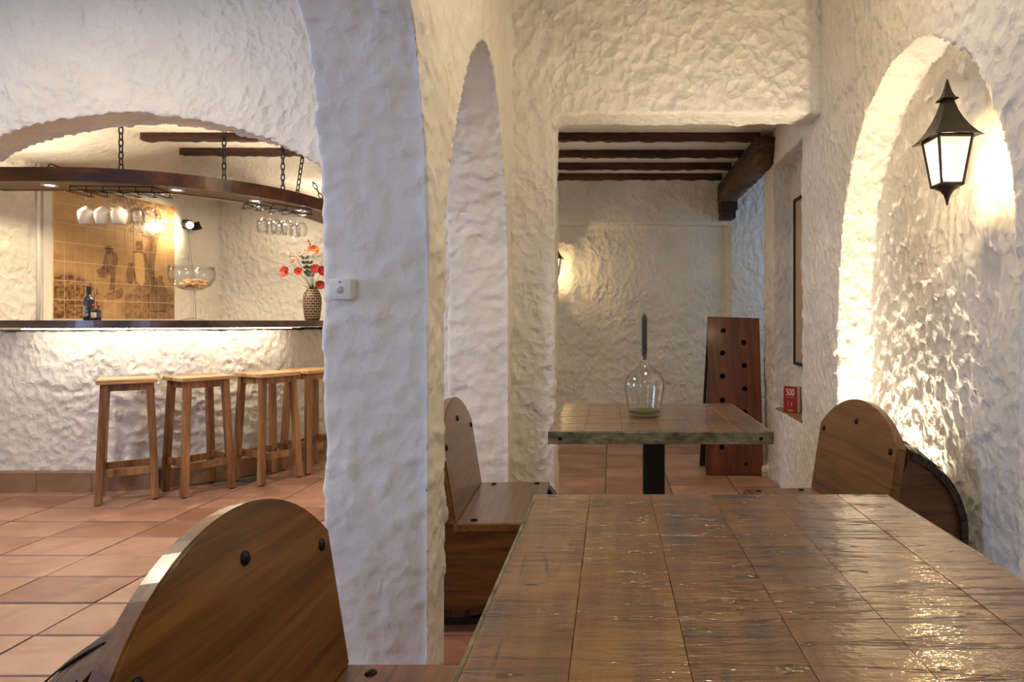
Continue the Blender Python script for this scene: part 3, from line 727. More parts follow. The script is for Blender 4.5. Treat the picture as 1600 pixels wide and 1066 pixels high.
# ------------------------------------------------------------------ barrel chairs
def make_chair():
    c = empty('barrel_chair'); Lh = .305; ze = .372; r_end, r_mid = .318, .365
    def rad(t): return r_end+(r_mid-r_end)*(1-t*t)          # t -1..1 along y
    lean = R(9)
    # staves: from the seat on the open side, under, round and up to behind the backrest
    a0, a1, ns = 2, -250, 21                                  # degrees, measured from +x towards +z
    for k in range(ns):
        b0 = a0+(a1-a0)*k/ns; b1 = a0+(a1-a0)*(k+1)/ns; bm = nbm(); rows = []
        for i in range(9):
            t = -1+2*i/8; ro = rad(t); ri = ro-.022; ring = []
            gg = .0012/ro*57.3
            for (q, r_) in ((b0-gg, ri), (b0-gg, ro-.001), ((b0+b1)/2, ro+.0008), (b1+gg, ro-.001), (b1+gg, ri)):
                ring.append(bm.verts.new((r_*math.cos(R(q)), t*Lh, ze+r_*math.sin(R(q)))))
            rows.append(ring)
        for p, q in zip(rows, rows[1:]):
            for m_ in range(5): bm.faces.new((p[m_], p[(m_+1) % 5], q[(m_+1) % 5], q[m_]))
        bm.faces.new(rows[0]); bm.faces.new(rows[-1][::-1])
        obj('stave', bm, M['stave'], c)
    # heads
    for s in (-1, 1):
        y0 = s*(Lh-.028); rr_ = rad(.9)-.018
        pts = [(0, ze)]+[(rr_*math.cos(R(q)), ze+rr_*math.sin(R(q))) for q in np.linspace(a0, a1, 48)]
        bm = nbm(); prism(bm, pts, 'y', y0-.009, y0+.009); obj('barrel_head', bm, M['head'], c)
    # hoops
    for yc, wd in ((-.285, .034), (-.17, .03), (.17, .03), (.285, .034)):
        bm = nbm(); rows = []
        for q in np.linspace(a0-1, a1+1, 60):
            ring = []
            for (yy, rr_) in ((yc-wd/2, .0008), (yc+wd/2, .0008), (yc+wd/2, .0032), (yc-wd/2, .0032)):
                r_ = rad(yy/Lh)+rr_; ring.append(bm.verts.new((r_*math.cos(R(q)), yy, ze+r_*math.sin(R(q)))))
            rows.append(ring)
        for p, q in zip(rows, rows[1:]):
            for m_ in range(4): bm.faces.new((p[m_], p[(m_+1) % 4], q[(m_+1) % 4], q[m_]))
        bm.faces.new(rows[0]); bm.faces.new(rows[-1][::-1])
        hp = obj('hoop', bm, M['hoop'], c, 'auto')
        if abs(yc) > .2:
            for q in (-196, -212, -228, -244):
                r_ = rad(yc/Lh)+.0032; bolt(hp, (r_*math.cos(R(q)), yc, ze+r_*math.sin(R(q))), (0, R(90-q), 0), SCREW, 'rivet')
    # seat
    st = obj('seat', boxm(-.01, .312, -Lh-.005, Lh+.005, .367, .400, .006), M['chair'], c)
    for (x, y) in ((.06, -.27), (.06, .27), (.255, -.27), (.255, .27)): bolt(st, (x, y, .400))
    # backrest: rounded board leaning back
    pts = [(-Lh-.005, 0), (Lh+.005, 0), (Lh+.005, .295)]
    a_h, h0, h1 = Lh+.005, .295, .432
    rc = (a_h**2+(h1-h0)**2)/(2*(h1-h0)); ac = math.asin(a_h/rc)
    for i in range(1, 24):
        q = ac-2*ac*i/24; pts.append((rc*math.sin(q), h1-rc+rc*math.cos(q)))
    pts.append((-Lh-.005, .295))
    bm = nbm(); A = [bm.verts.new((0, p[0], p[1])) for p in pts]; B = [bm.verts.new((-.036, p[0], p[1])) for p in pts]
    bm.faces.new(A); bm.faces.new(B[::-1]); n = len(pts)
    for i in range(n): bm.faces.new((A[i], B[i], B[(i+1) % n], A[(i+1) % n]))
    bmesh.ops.recalc_face_normals(bm, faces=bm.faces)
    es = [e for e in bm.edges if len(e.link_faces) == 2 and any(len(f.verts) > 6 for f in e.link_faces)]
    bmesh.ops.bevel(bm, geom=es, offset=.004, segments=2, affect='EDGES')
    br = obj('backrest', bm, M['chair'], c); br.location = (0, 0, .400); br.rotation_euler = (0, -lean, 0)
    for (y, z) in ((-.268, .275), (0, .345), (.268, .275)): bolt(br, (0, y, z), (0, R(90), 0))
    # cradle blocks on the floor
    for s in (-1, 1):
        bm = nbm(); zz = lambda x: ze-math.sqrt((rad(.55)+.004)**2-x*x)
        xs = np.linspace(-.2, .2, 13); pts = [(-.2, 0), (.2, 0)]+[(x, max(zz(x), .012)) for x in xs[::-1]]
        prism(bm, pts, 'y', s*.19-.022 if False else s*.222-.022, s*.222+.022); obj('cradle_block', bm, M['dark_wood'], c)
    return c
ch = make_chair()
GRP = 'barrel chairs at the plank tables'
ch.location = (-.565, 1.105, 0); tag(ch, 'barrel chair in the left foreground, its rounded wooden backrest nearest the viewer', 'chair', GRP)
c2 = copy_tree(ch); c2.location = (-.580, 2.70, 0); c2.rotation_euler = (0, 0, R(2.5)); tag(c2, 'barrel chair under the left arch, partly hidden by the white pillar', 'chair', GRP)
c3 = copy_tree(ch); c3.location = (.932, 2.61, 0); c3.rotation_euler = (0, 0, R(187)); tag(c3, 'barrel chair in front of the lit alcove below the wall lantern', 'chair', GRP)

# ------------------------------------------------------------------ lanterns
def make_lantern():
    t = empty('wall_lantern'); m = M['lantern_metal']
    zt, zb, ht, hb = .05, -.135, .066, .042          # glass body top and bottom
    def sq(h, z): return [Vector((sx*h, sy*h, z)) for sx, sy in ((-1, -1), (1, -1), (1, 1), (-1, 1))]
    T, B = sq(ht, zt), sq(hb, zb)
    for i in range(4):
        bm = nbm(); tube(bm, [B[i], T[i]], .0065, 4); obj('post', bm, m, t)
        j = (i+1) % 4
        a, b, c_, d = B[i], B[j], T[j], T[i]; bm = nbm(); bm.faces.new([bm.verts.new(p*.97 if False else Vector((p.x*.97, p.y*.97, p.z))) for p in (a, b, c_, d)])
        obj('pane', bm, M['pane'], t)
    for Q, nm in ((T, 'top_frame'), (B, 'bottom_frame')):
        bm = nbm(); tube(bm, [Vector((p.x*1.0, p.y*1.0, p.z)) for p in Q], .007, 4, closed=True); obj(nm, bm, m, t)
    # flared pagoda roof
    def roof(prof, drop):
        bm = nbm(); rings = []
        for h, z in prof:
            ring = []
            for i in range(4):
                a, b = sq(h, z)[i], sq(h, z)[(i+1) % 4]
                for k in range(6):
                    s = k/6; p = a.lerp(b, s); sag = drop*(h/prof[0][0])**2*(4*s*(1-s)); p = p*1.0; p.z += sag; ring.append(bm.verts.new(p))
            rings.append(ring)
        for a, b in zip(rings, rings[1:]):
            for k in range(24): bm.faces.new((a[k], a[(k+1) % 24], b[(k+1) % 24], b[k]))
        bm.faces.new(rings[-1]); 
        inner = [bm.verts.new(v.co*1) for v in rings[0]]
        for v in inner: v.co.z += .006; v.co.x *= .93; v.co.y *= .93
        for k in range(24): bm.faces.new((rings[0][k], rings[0][(k+1) % 24], inner[(k+1) % 24], inner[k]))
        bm.faces.new(inner)
        return bm
    obj('roof', roof([(.098, .044), (.080, .062), (.060, .092), (.043, .126), (.030, .160), (.021, .194), (.016, .212)], .010), m, t)
    obj('cap', roof([(.032, .204), (.022, .216), (.014, .236), (.008, .260), (.002, .290)], .003), m, t)
    bm = nbm(); lathe(bm, [(.046, zb-.004), (.044, zb-.012), (.026, zb-.022), (.014, zb-.038), (.008, zb-.056), (.003, zb-.078), (0, zb-.082)], 16); obj('bottom_finial', bm, m, t, True)
    bm = nbm(); lathe(bm, [(0, -.07), (.016, -.06), (.024, -.035), (.020, -.01), (.012, .01), (.012, .03), (0, .03)], 16); obj('bulb', bm, M['bulb'], t, True)
    # arm back to the wall (local +x is towards the wall)
    bm = nbm(); tube(bm, [(0, .05, .02), (.08, .15, .035), (.18, .26, .02)], .008, 8); box(bm, .176, .19, .22, .30, -.05, .09, .003); obj('wall_bracket', bm, m, t, 'auto')
    return t
def lantern_light(loc, e):
    l = bpy.data.lights.new('lantern_light', 'POINT'); l.energy = e; l.color = (1, .73, .40); l.shadow_soft_size = .011
    o = bpy.data.objects.new('lantern_light', l); COL.objects.link(o); o.location = loc
ln = make_lantern(); ln.location = (1.178, 2.285, 1.735); ln.scale = (.875, .875, .875)
tag(ln, 'black metal wall lantern with pagoda roof glowing in the arched alcove', 'lantern', 'pagoda wall lanterns')
lantern_light((1.178, 2.285, 1.659), 18)
l2 = copy_tree(ln); l2.location = (-.535, 6.25, 1.70); l2.rotation_euler = (0, 0, R(90))
tag(l2, 'small distant wall lantern half hidden behind the left side of the doorway', 'lantern', 'pagoda wall lanterns')
lantern_light((-.535, 6.25, 1.63), 16)
# assumed uplight, out of view on the alcove floor behind the barrel
up = empty('assumed_uplight', (1.27, 2.92, 0)); tag(up, 'small assumed uplight on the alcove floor hidden behind the right barrel chair', 'light')
b_ = nbm(); lathe(b_, [(0, 0), (.05, 0), (.05, .06), (.042, .06), (.04, .05), (0, .05)], 20); obj('housing', b_, M['black_metal'], up, 'auto')
b_ = nbm(); lathe(b_, [(0, .051), (.039, .051), (.039, .054), (0, .054)], 20); obj('lens', b_, M['led_lens'], up)
l = bpy.data.lights.new('assumed_uplight_beam', 'SPOT'); l.energy = 230; l.color = (1, .82, .58); l.spot_size = R(85); l.spot_blend = .8; l.shadow_soft_size = .03
lo = bpy.data.objects.new('assumed_uplight_beam', l); COL.objects.link(lo); lo.location = (1.27, 2.92, .075); lo.rotation_euler = (R(180), R(-6), 0)

# added fill lamps, all out of view, warming and brightening the rooms
def fill_lamp(loc, e, label, col=WARM, r=.2):
    t = empty('fill_lamp', loc); tag(t, label, 'lamp', 'added fill lamps')
    b = nbm(); lathe(b, [(0, 0), (r, 0), (r, -.03), (r*.95, -.035)], 32); obj('mount', b, M['white_plastic'], t, 'auto')
    b = nbm(); lathe(b, [(r*.95, -.032), (r*.8, -.06), (r*.4, -.08), (0, -.085)], 32); obj('diffuser', b, M['fill_diffuser'], t, True)
    l = bpy.data.lights.new('fill_lamp_light', 'AREA'); l.shape = 'DISK'; l.size = 2*r; l.energy = e; l.color = col
    o = bpy.data.objects.new('fill_lamp_light', l); COL.objects.link(o); o.location = (loc[0], loc[1], loc[2]-.09)
fill_lamp((.35, 2.2, ZC), 14.5, 'added fill lamp over the gap between the plank tables')
fill_lamp((.25, -.9, ZC), 15, 'added fill lamp behind the viewer')
fill_lamp((-2.8, 2.1, ZC), 48, 'added fill lamp in front of the bar', (1, .83, .62))
fill_lamp((-.8, 4.7, ZF), 7.5, 'added fill lamp in the far room out of sight beside the doorway', WARM, .12)
fill_lamp((-3.1, 5.95, 2.31), 6, 'small added fill lamp behind the hanging canopy', WARM, .08)
fill_lamp((-2.0, 4.06, ZF), 8, 'added fill lamp hidden behind the top of the bar arch', WARM, .1)

# ------------------------------------------------------------------ bar stools
def make_stool(s=.292, top=.232, h=.775):
    t = empty('bar_stool'); zt = h-.028
    obj('seat', boxm(-.158, .158, -.158, .158, zt, h, .006), M['stool_seat'], t)
    fb = lambda sx, sy, z: Vector((sx*(s/2+(top-s)/2*z/zt), sy*(s/2+(top-s)/2*z/zt), z)); wl = .021
    for sx, sy in ((-1, -1), (1, -1), (1, 1), (-1, 1)):
        a, b = fb(sx, sy, .006), fb(sx, sy, zt); bm = nbm()
        q = ((-wl, -wl), (wl, -wl), (wl, wl), (-wl, wl))
        hexa(bm, [a+Vector((x, y, 0)) for x, y in q], [b+Vector((x, y, 0)) for x, y in q])
        bmesh.ops.bevel(bm, geom=bm.edges[:], offset=.003, segments=1, affect='EDGES')
        lg = obj('leg', bm, M['stool'], t)
        bm = nbm(); lathe(bm, [(0, 0), (.014, 0), (.014, .007), (0, .007)], 10, Matrix.Translation((a.x, a.y, 0))); obj('foot_pad', bm, M['black_metal'], lg)
    for (z0, z1, nm, th) in ((zt-.045, zt, 'apron', .010), (.17, .215, 'stretcher', .010), ):
        for k, (p, q) in enumerate((((-1, -1), (1, -1)), ((1, -1), (1, 1)), ((1, 1), (-1, 1)), ((-1, 1), (-1, -1)))):
            dz = .02 if (nm == 'stretcher' and k % 2) else 0
            A0, B0 = fb(*p, z0+dz), fb(*q, z0+dz); A1, B1 = fb(*p, z1+dz), fb(*q, z1+dz)
            nrm = Vector(((p[0]+q[0])/2, (p[1]+q[1])/2, 0)); bm = nbm()
            hexa(bm, [A0-nrm*th, B0-nrm*th, B0+nrm*th, A0+nrm*th], [A1-nrm*th, B1-nrm*th, B1+nrm*th, A1+nrm*th]); obj(nm, bm, M['stool'], t)
    return t
st = make_stool()
for i, (x, y, rz, lab) in enumerate(((-3.13, 4.235, 35, 'wooden bar stool furthest left, standing alone before the bar'), (-2.79, 4.42, 55, 'wooden bar stool second from the left along the bar'),
                                     (-2.48, 4.72, 62, 'wooden bar stool third from the left along the bar'), (-2.315, 5.06, 62, 'wooden bar stool half hidden by the white pillar'))):
    o = st if i == 0 else copy_tree(st); o.location = (x, y, 0); o.rotation_euler = (0, 0, R(rz)); tag(o, lab, 'stool', 'wooden bar stools along the bar')

# ------------------------------------------------------------------ things on the far table
bt = empty('demijohn', (.140, 2.70, .7505)); tag(bt, 'clear glass demijohn holding a dark candle on the far table', 'bottle')
k_ = .00265
prof = [(0, .010), (.056, .004), (.0635, 0), (.067, .006), (.0690, .030), (.0765, .075), (.0815, .110), (.0825, .130), (.079, .150), (.066, .175), (.047, .193), (.027, .206), (.0185, .220), (.0165, .245), (.0155, .262), (.0175, .264), (.0175, .276), (.0145, .277)]
inn = [(.0130, .262), (.0135, .245), (.0155, .220), (.024, .204), (.044, .190), (.063, .172), (.0755, .149), (.079, .130), (.078, .110), (.073, .075), (.0655, .031), (.062, .013), (0, .016)]
b_ = nbm(); lathe(b_, prof+inn, 48); obj('glass_body', b_, M['demijohn'], bt, True)
b_ = nbm(); lathe(b_, [(0, .0175), (.0605, .0155), (.0635, .021), (.0640, .024), (0, .024)], 40); obj('dregs', b_, M['green_glass'], bt, True)
cn = empty('candle', (.140, 2.70, .7505+.232)); tag(cn, 'black taper candle stuck in the neck of the glass demijohn', 'candle')
b_ = nbm(); lathe(b_, [(0, 0), (.0085, 0), (.0105, .02), (.0115, .046), (.0115, .165), (.0105, .176), (.004, .188), (0, .190)], 20); obj('wax', b_, M['candle'], cn, 'auto')
b_ = nbm(); tube(b_, [(0, 0, .186), (.001, 0, .197)], .0012, 6); obj('wick', b_, M['black_metal'], cn)

# ------------------------------------------------------------------ riddling rack
rk = empty('riddling_rack', (.93, 4.86, 0)); tag(rk, 'reddish live edged wooden bottle rack board with round holes beyond the far table', 'rack')
pts = [(-.215, 0), (.205, 0), (.205, 1.17), (-.185, 1.185)]
edge = [(-.192, 1.0), (-.190, .85), (-.197, .70), (-.206, .55), (-.205, .35), (-.213, .2), (-.222, .05)]
bm = nbm(); prism(bm, pts[:3]+[pts[3]]+edge, 'y', -.02, .02)
bod = bpy.data.meshes.new('b'); bmesh.ops.recalc_face_normals(bm, faces=bm.faces); bm.to_mesh(bod); bm.free()
cm = nbm()
for (x, z) in ((-.072, 1.075), (.082, .985), (-.08, .905), (.082, .81), (-.085, .73), (.082, .635), (-.09, .55), (.08, .46), (-.095, .375), (.08, .29), (-.1, .2)):
    lathe(cm, [(0, -.06), (.0205, -.06), (.0205, .06), (0, .06)], 20, Matrix.Translation((x, 0, z)) @ Matrix.Rotation(R(90), 4, 'X'))
cme = bpy.data.meshes.new('c'); bmesh.ops.recalc_face_normals(cm, faces=cm.faces); cm.to_mesh(cme); cm.free()
oa = bpy.data.objects.new('a', bod); ob = bpy.data.objects.new('b', cme); COL.objects.link(oa); COL.objects.link(ob)
md = oa.modifiers.new('b', 'BOOLEAN'); md.operation = 'DIFFERENCE'; md.object = ob; md.solver = 'EXACT'
dg = bpy.context.evaluated_depsgraph_get(); dg.update(); me = bpy.data.meshes.new_from_object(oa.evaluated_get(dg), depsgraph=dg)
bpy.data.objects.remove(oa); bpy.data.objects.remove(ob); me.materials.clear()
o = obj('front_board', me, M['rack_board'], rk); o.rotation_euler = (R(-7), 0, 0)
bm = nbm(); prism(bm, [(-.225, 0), (.2, 0), (.2, 1.14), (-.18, 1.14)], 'y', -.02, .02); o = obj('rear_board', bm, M['dark_wood'], rk); o.location = (0, .31, 0); o.rotation_euler = (R(7), 0, 0)
bm = nbm(); tube(bm, [(-.17, .155, 1.145), (.19, .155, 1.145)], .012, 8); obj('hinge_bar', bm, M['black_metal'], rk)
bolt(rk, (.075, -.0185, .085), (R(90), 0, 0))

# ------------------------------------------------------------------ niche: picture and books
pf = empty('picture_frame', (NX-.004, 4.40, 1.42)); tag(pf, 'tall narrow dark framed picture hanging inside the wall niche', 'picture')
b_ = nbm()
for (a, b2, c_, d) in ((-.24, .24, .565, .585), (-.24, .24, -.585, -.565), (-.24, -.225, -.585, .585), (.225, .24, -.585, .585)): box(b_, -.022, 0, a, b2, c_, d)
obj('frame', b_, M['dark_wood'], pf)
obj('print', boxm(-.010, -.002, -.226, .226, -.566, .566), simple('picture_print', srgb(186, 160, 132), .4), pf)
def text_mesh(s, size, extrude=.0004):
    cu = bpy.data.curves.new('t', 'FONT'); cu.body = s; cu.size = size; cu.extrude = extrude; cu.align_x = 'CENTER'
    to = bpy.data.objects.new('t', cu); COL.objects.link(to); dg = bpy.context.evaluated_depsgraph_get(); dg.update()
    me = bpy.data.meshes.new_from_object(to.evaluated_get(dg)); bpy.data.objects.remove(to); return me
def book(loc, rz, w_, h_, t_, cover, label):
    t = empty('book', loc, rz); tag(t, label, 'book', 'books in the wall niche')
    cm_ = simple('cover', cover, .45); pg = simple('pages', srgb(214, 200, 160), .8)
    obj('front_cover', boxm(-w_/2, w_/2, -t_/2, -t_/2+.003, 0, h_), cm_, t)
    obj('back_cover', boxm(-w_/2, w_/2, t_/2-.003, t_/2, 0, h_), cm_, t)
    obj('spine', boxm(-w_/2-.003, -w_/2, -t_/2, t_/2, 0, h_), cm_, t)
    obj('page_block', boxm(-w_/2, w_/2-.004, -t_/2+.003, t_/2-.003, .003, h_-.003), pg, t)
    return t
ZS = NZ0+.006
bk = book((1.236, 4.44, ZS), R(-50), .105, .176, .042, srgb(140, 28, 22), 'thick red book titled 500 standing in the wall niche')
wm = simple('cover_lettering', srgb(236, 222, 206), .5)
tmx = text_mesh('500', .058); tmx.materials.clear(); o = obj('title', tmx, wm, bk); o.location = (-.002, -.0215, .118); o.rotation_euler = (R(90), 0, 0); o.scale = (.80, 1.1, 1)
obj('subtitle', boxm(-.034, .028, -.0216, -.021, .102, .107), simple('cover_lettering_dim', srgb(190, 110, 96), .5), bk)
b_ = nbm(); tube(b_, [(-.012, -.0212, .075), (-.02, -.0212, .06), (-.016, -.0212, .045)], .003, 6); tube(b_, [(.006, -.0212, .072), (.012, -.0212, .055), (.003, -.0212, .043), (.004, -.0212, .06)], .0035, 6)
obj('cover_emblem', b_, simple('cover_emblem', srgb(214, 150, 134), .5), bk)
obj('cover_line', boxm(-.018, .016, -.0216, -.021, .014, .018), wm, bk)
book((1.268, 4.468, ZS), R(-50), .085, .168, .022, srgb(110, 100, 84), 'grey covered book behind the red book in the wall niche')
# timber sill of the niche
obj_s = obj('trim_4', boxm(XR+.006, NX-.004, NY0+.006, NY1-.006, NZ0-.02, ZS, .003), wood('sill_wood', srgb(120, 84, 46), srgb(150, 108, 64), srgb(176, 136, 90), 'y', 9, .1, .5)); obj_s['kind'] = 'structure'

# ------------------------------------------------------------------ sensor on the pillar
sn = empty('motion_sensor', (-.808, 1.972, 1.238)); tag(sn, 'square white motion sensor on the pillar face', 'sensor')
obj('housing', boxm(-.034, .034, -.026, .02, -.031, .031, .006), M['white_plastic'], sn, 'auto')
b_ = nbm(); lathe(b_, [(.012, 0), (.011, .003), (.006, .005), (0, .0055)], 20, Matrix.Translation((.001, -.026, -.002)) @ Matrix.Rotation(R(90), 4, 'X')); obj('lens', b_, M['grey_plastic'], sn, True)
b_ = nbm(); lathe(b_, [(.0026, 0), (.002, .0012), (0, .0015)], 10, Matrix.Translation((.001, -.026, .02)) @ Matrix.Rotation(R(90), 4, 'X')); obj('indicator', b_, M['black_metal'], sn, True)

# ------------------------------------------------------------------ on the counter
ZT = 1.1475
def put(D, x): return (x-VX)/F*D
wb = empty('wine_bottle', (put(4.5, 139), 4.5, ZT)); tag(wb, 'tall dark wine bottle with white scrawled label on the bar counter', 'bottle')
b_ = nbm(); lathe(b_, [(0, 0), (.031, 0), (.033, .006), (.033, .135), (.030, .152), (.018, .166), (.0135, .178), (.0130, .195)], 28); obj('body', b_, M['bottle'], wb, True)
b_ = nbm(); lathe(b_, [(.0134, .188), (.0142, .190), (.0142, .232), (.0135, .234), (0, .234)], 24); obj('capsule', b_, simple('capsule_black', srgb(22, 22, 24), .4), wb, True)
b_ = nbm(); sr = random.Random(5)
for q in range(9):
    z0 = .03+q*.0085; a0 = sr.uniform(-130, -110); a1 = a0+sr.uniform(25, 60); pts = []
    for i in range(9):
        a = R(a0+(a1-a0)*i/8); pts.append((.0335*math.cos(a), .0335*math.sin(a), z0+.004*math.sin(i*1.9+q)))
    tube(b_, pts, .0012, 5)
obj('label_scrawl', b_, simple('label_white', srgb(210, 205, 200), .5), wb)
for i, (px, D_, hh, lc, lab) in enumerate(((146.5, 4.40, .112, srgb(206, 186, 160), 'miniature red capped bottle with a cream label beside the tall bottle'), (154, 4.42, .113, srgb(70, 74, 84), 'miniature red capped bottle with a dark label, rightmost of the bottles'))):
    t = empty('miniature_bottle', (put(D_, px), D_, ZT)); tag(t, lab, 'bottle', 'miniature bottles on the bar')
    b_ = nbm(); lathe(b_, [(0, 0), (.0145, 0), (.0155, .003), (.0155, .062), (.013, .072), (.0075, .080), (.0062, .09)], 20); obj('body', b_, M['bottle'], t, True)
    b_ = nbm(); lathe(b_, [(.0064, .086), (.0075, .087), (.0075, hh-.001), (0, hh)], 16); obj('cap', b_, simple('cap_red', srgb(150, 36, 30), .4), t, True)
    b_ = nbm(); lathe(b_, [(.0157, .018), (.016, .019), (.016, .052), (.0157, .053)], 20); obj('label', b_, simple('mini_label', lc, .6), t, True)
# giant goblet of corks
D_ = 4.52; gx = put(D_, 300)
gb = empty('giant_wine_glass', (gx, D_, ZT)); tag(gb, 'oversized stemmed wine glass filled with corks on the bar counter', 'glass')
b_ = nbm(); lathe(b_, [(0, .0), (.078, 0), (.078, .003), (.05, .008), (.018, .018), (.010, .035), (.0085, .10), (.010, .17), (.020, .200), (.06, .213), (.110, .238), (.139, .285), (.143, .325), (.137, .372), (.133, .374),
                       (.1385, .325), (.1345, .287), (.106, .242), (.058, .218), (0, .208)], 56); obj('glass_body', b_, M['glass'], gb, True)
cme = bpy.data.meshes.new('cork'); b_ = nbm(); lathe(b_, [(0, -.02), (.0095, -.02), (.0105, -.018), (.0105, .018), (.0095, .02), (0, .02)], 12); b_.to_mesh(cme); b_.free(); cme.materials.append(M['cork'])
cr = random.Random(9)
for k in range(34):
    rr_ = .088*math.sqrt(cr.random()) if k < 24 else .05*math.sqrt(cr.random()); a = cr.uniform(0, 2*PI); z = ZT+.232+.9*rr_**2*2+(0 if k < 16 else .017 if k < 26 else .032)
    o = bpy.data.objects.new('cork', cme); COL.objects.link(o); o.location = (gx+rr_*math.cos(a), D_+rr_*math.sin(a), z+.006); o.rotation_euler = (R(90)+cr.uniform(-.35, .35), cr.uniform(-.3, .3), cr.uniform(0, PI))
    tag(o, 'used wine cork heaped in the oversized stemmed glass', 'cork', 'corks in the giant glass')
# vase with flowers
D_ = 5.33; vx = put(D_, 488)
va = empty('vase', (vx, D_, ZT)); tag(va, 'dark brown woven pattern vase at the right end of the counter', 'vase')
b_ = nbm(); vp = [(0, 0), (.050, 0), (.056, .006), (.064, .05), (.069, .10), (.072, .15), (.070, .19), (.060, .225), (.046, .248), (.044, .256), (.040, .256), (.042, .245), (.055, .22), (.06, .1), (0, .02)]
lathe(b_, vp, 40); vm, vnt, vb = newmat('woven_vase')
tc = N_(vnt, 'ShaderNodeTexCoord'); sp = N_(vnt, 'ShaderNodeSeparateXYZ'); vnt.links.new(tc.outputs['Object'], sp.inputs[0])
atn = N_(vnt, 'ShaderNodeMath', operation='ARCTAN2'); vnt.links.new(sp.outputs[1], atn.inputs[0]); vnt.links.new(sp.outputs[0], atn.inputs[1])
cb_ = N_(vnt, 'ShaderNodeCombineXYZ'); mu1 = N_(vnt, 'ShaderNodeMath', operation='MULTIPLY'); mu1.inputs[1].default_value = 1.9; vnt.links.new(atn.outputs[0], mu1.inputs[0]); vnt.links.new(mu1.outputs[0], cb_.inputs[0])
mu2 = N_(vnt, 'ShaderNodeMath', operation='MULTIPLY'); mu2.inputs[1].default_value = 24.; vnt.links.new(sp.outputs[2], mu2.inputs[0]); vnt.links.new(mu2.outputs[0], cb_.inputs[1])
br_ = N_(vnt, 'ShaderNodeTexBrick'); br_.inputs['Scale'].default_value = 1.; br_.inputs['Mortar Size'].default_value = .05; br_.inputs['Brick Width'].default_value = 1.; br_.inputs['Row Height'].default_value = .5
br_.inputs['Color1'].default_value = srgb(64, 42, 28); br_.inputs['Color2'].default_value = srgb(86, 58, 38); br_.inputs['Mortar'].default_value = srgb(196, 176, 150)
vnt.links.new(cb_.outputs[0], br_.inputs[0]); vnt.links.new(br_.outputs[0], vb.inputs['Base Color']); vb.inputs['Roughness'].default_value = .35
bp = N_(vnt, 'ShaderNodeBump', i_Strength=.8, i_Distance=.004); bp.invert = True; vnt.links.new(br_.outputs[1], bp.inputs['Height']); vnt.links.new(bp.outputs[0], vb.inputs['Normal'])
obj('body', b_, vm, va, True)
green = simple('leaf_green', srgb(70, 98, 38), .5); dgreen = simple('leaf_dark', srgb(44, 58, 40), .5)
def petal_flower(c, nrm, r, n, mat, layers=1, cup=.25, width=.42, centre=None, name='flower', parent=None, stem_r=.0016, base=(0, 0, .24)):
    t = empty(name, (vx, D_, ZT)); q = Vector(nrm).to_track_quat('Z', 'Y').to_matrix().to_4x4(); T = Matrix.Translation(c) @ q
    bm = nbm(); c = Vector(c); p0 = Vector(base)
    mid = p0.lerp(c, .5)+Vector(((c.x-p0.x)*-.12, 0, .02)); pts = [p0.lerp(mid, s).lerp(mid.lerp(c, s), s) for s in [i/8 for i in range(9)]]
    tube(bm, pts, stem_r, 6); obj('stem', bm, green, t, True)
    bm = nbm()
    for L_ in range(layers):
        rr_ = r*(1-.22*L_)
        for k in range(n):
            a = 2*PI*(k+.5*L_)/n; cols = []
            for s, wd in ((.12, .25), (.45, .8), (.75, 1.), (1., .55)):
                z = rr_*(cup*s*s+.10*L_); w_ = rr_*width*wd; u = Vector((math.cos(a), math.sin(a), 0)); v = Vector((-u.y, u.x, 0))
                cols.append([bm.verts.new(u*rr_*s-v*w_+Vector((0, 0, z+.12*w_))), bm.verts.new(u*rr_*s+Vector((0, 0, z))), bm.verts.new(u*rr_*s+v*w_+Vector((0, 0, z+.12*w_)))])
            for A, B in zip(cols, cols[1:]):
                for m_ in range(2): bm.faces.new((A[m_], A[m_+1], B[m_+1], B[m_]))
    bmesh.ops.transform(bm, matrix=T, verts=bm.verts); obj('petals', bm, mat, t, True)
    if centre:
        bm = nbm(); lathe(bm, [(r*.26, -.001), (r*.24, r*.10), (r*.12, r*.17), (0, r*.18)], 14, T); obj('flower_centre', bm, centre, t, True)
    return t
red = simple('poppy_red', srgb(182, 56, 36), .55); orange = simple('dahlia_orange', srgb(178, 84, 30), .55); dred = simple('deep_red', srgb(176, 44, 34), .55); pink = simple('dusty_pink', srgb(196, 110, 84), .6); blk = simple('poppy_heart', srgb(40, 22, 22), .7)
fl = [((-.205, -.02, .395), (-.3, -1, .15), .042, 5, red, 1, .5, .75, blk, 'open red poppy on the far left of the bouquet'),
      ((-.095, -.03, .395), (.1, -1, .2), .032, 5, red, 1, .6, .75, blk, 'smaller red poppy in the middle of the bouquet'),
      ((.02, -.02, .565), (.05, -1, .5), .050, 14, orange, 3, .25, .24, orange, 'orange dahlia at the top of the bouquet'),
      ((.045, -.04, .415), (.2, -1, .3), .040, 10, red, 2, .35, .32, red, 'ruffled coral flower low in the bouquet'),
      ((.100, -.03, .40), (.5, -1, .2), .040, 7, dred, 2, .4, .5, dred, 'dark red flower beside the pillar edge'),
      ((.088, -.05, .29), (.4, -1, -.2), .036, 7, dred, 2, .4, .5, dred, 'dark red flower drooping over the vase rim')]
for c, nrm, r, n, mt, ly, cup, wd, ce, lab in fl:
    tag(petal_flower(c, nrm, r, n, mt, ly, cup, wd, ce), lab, 'flower', 'flowers in the woven vase')
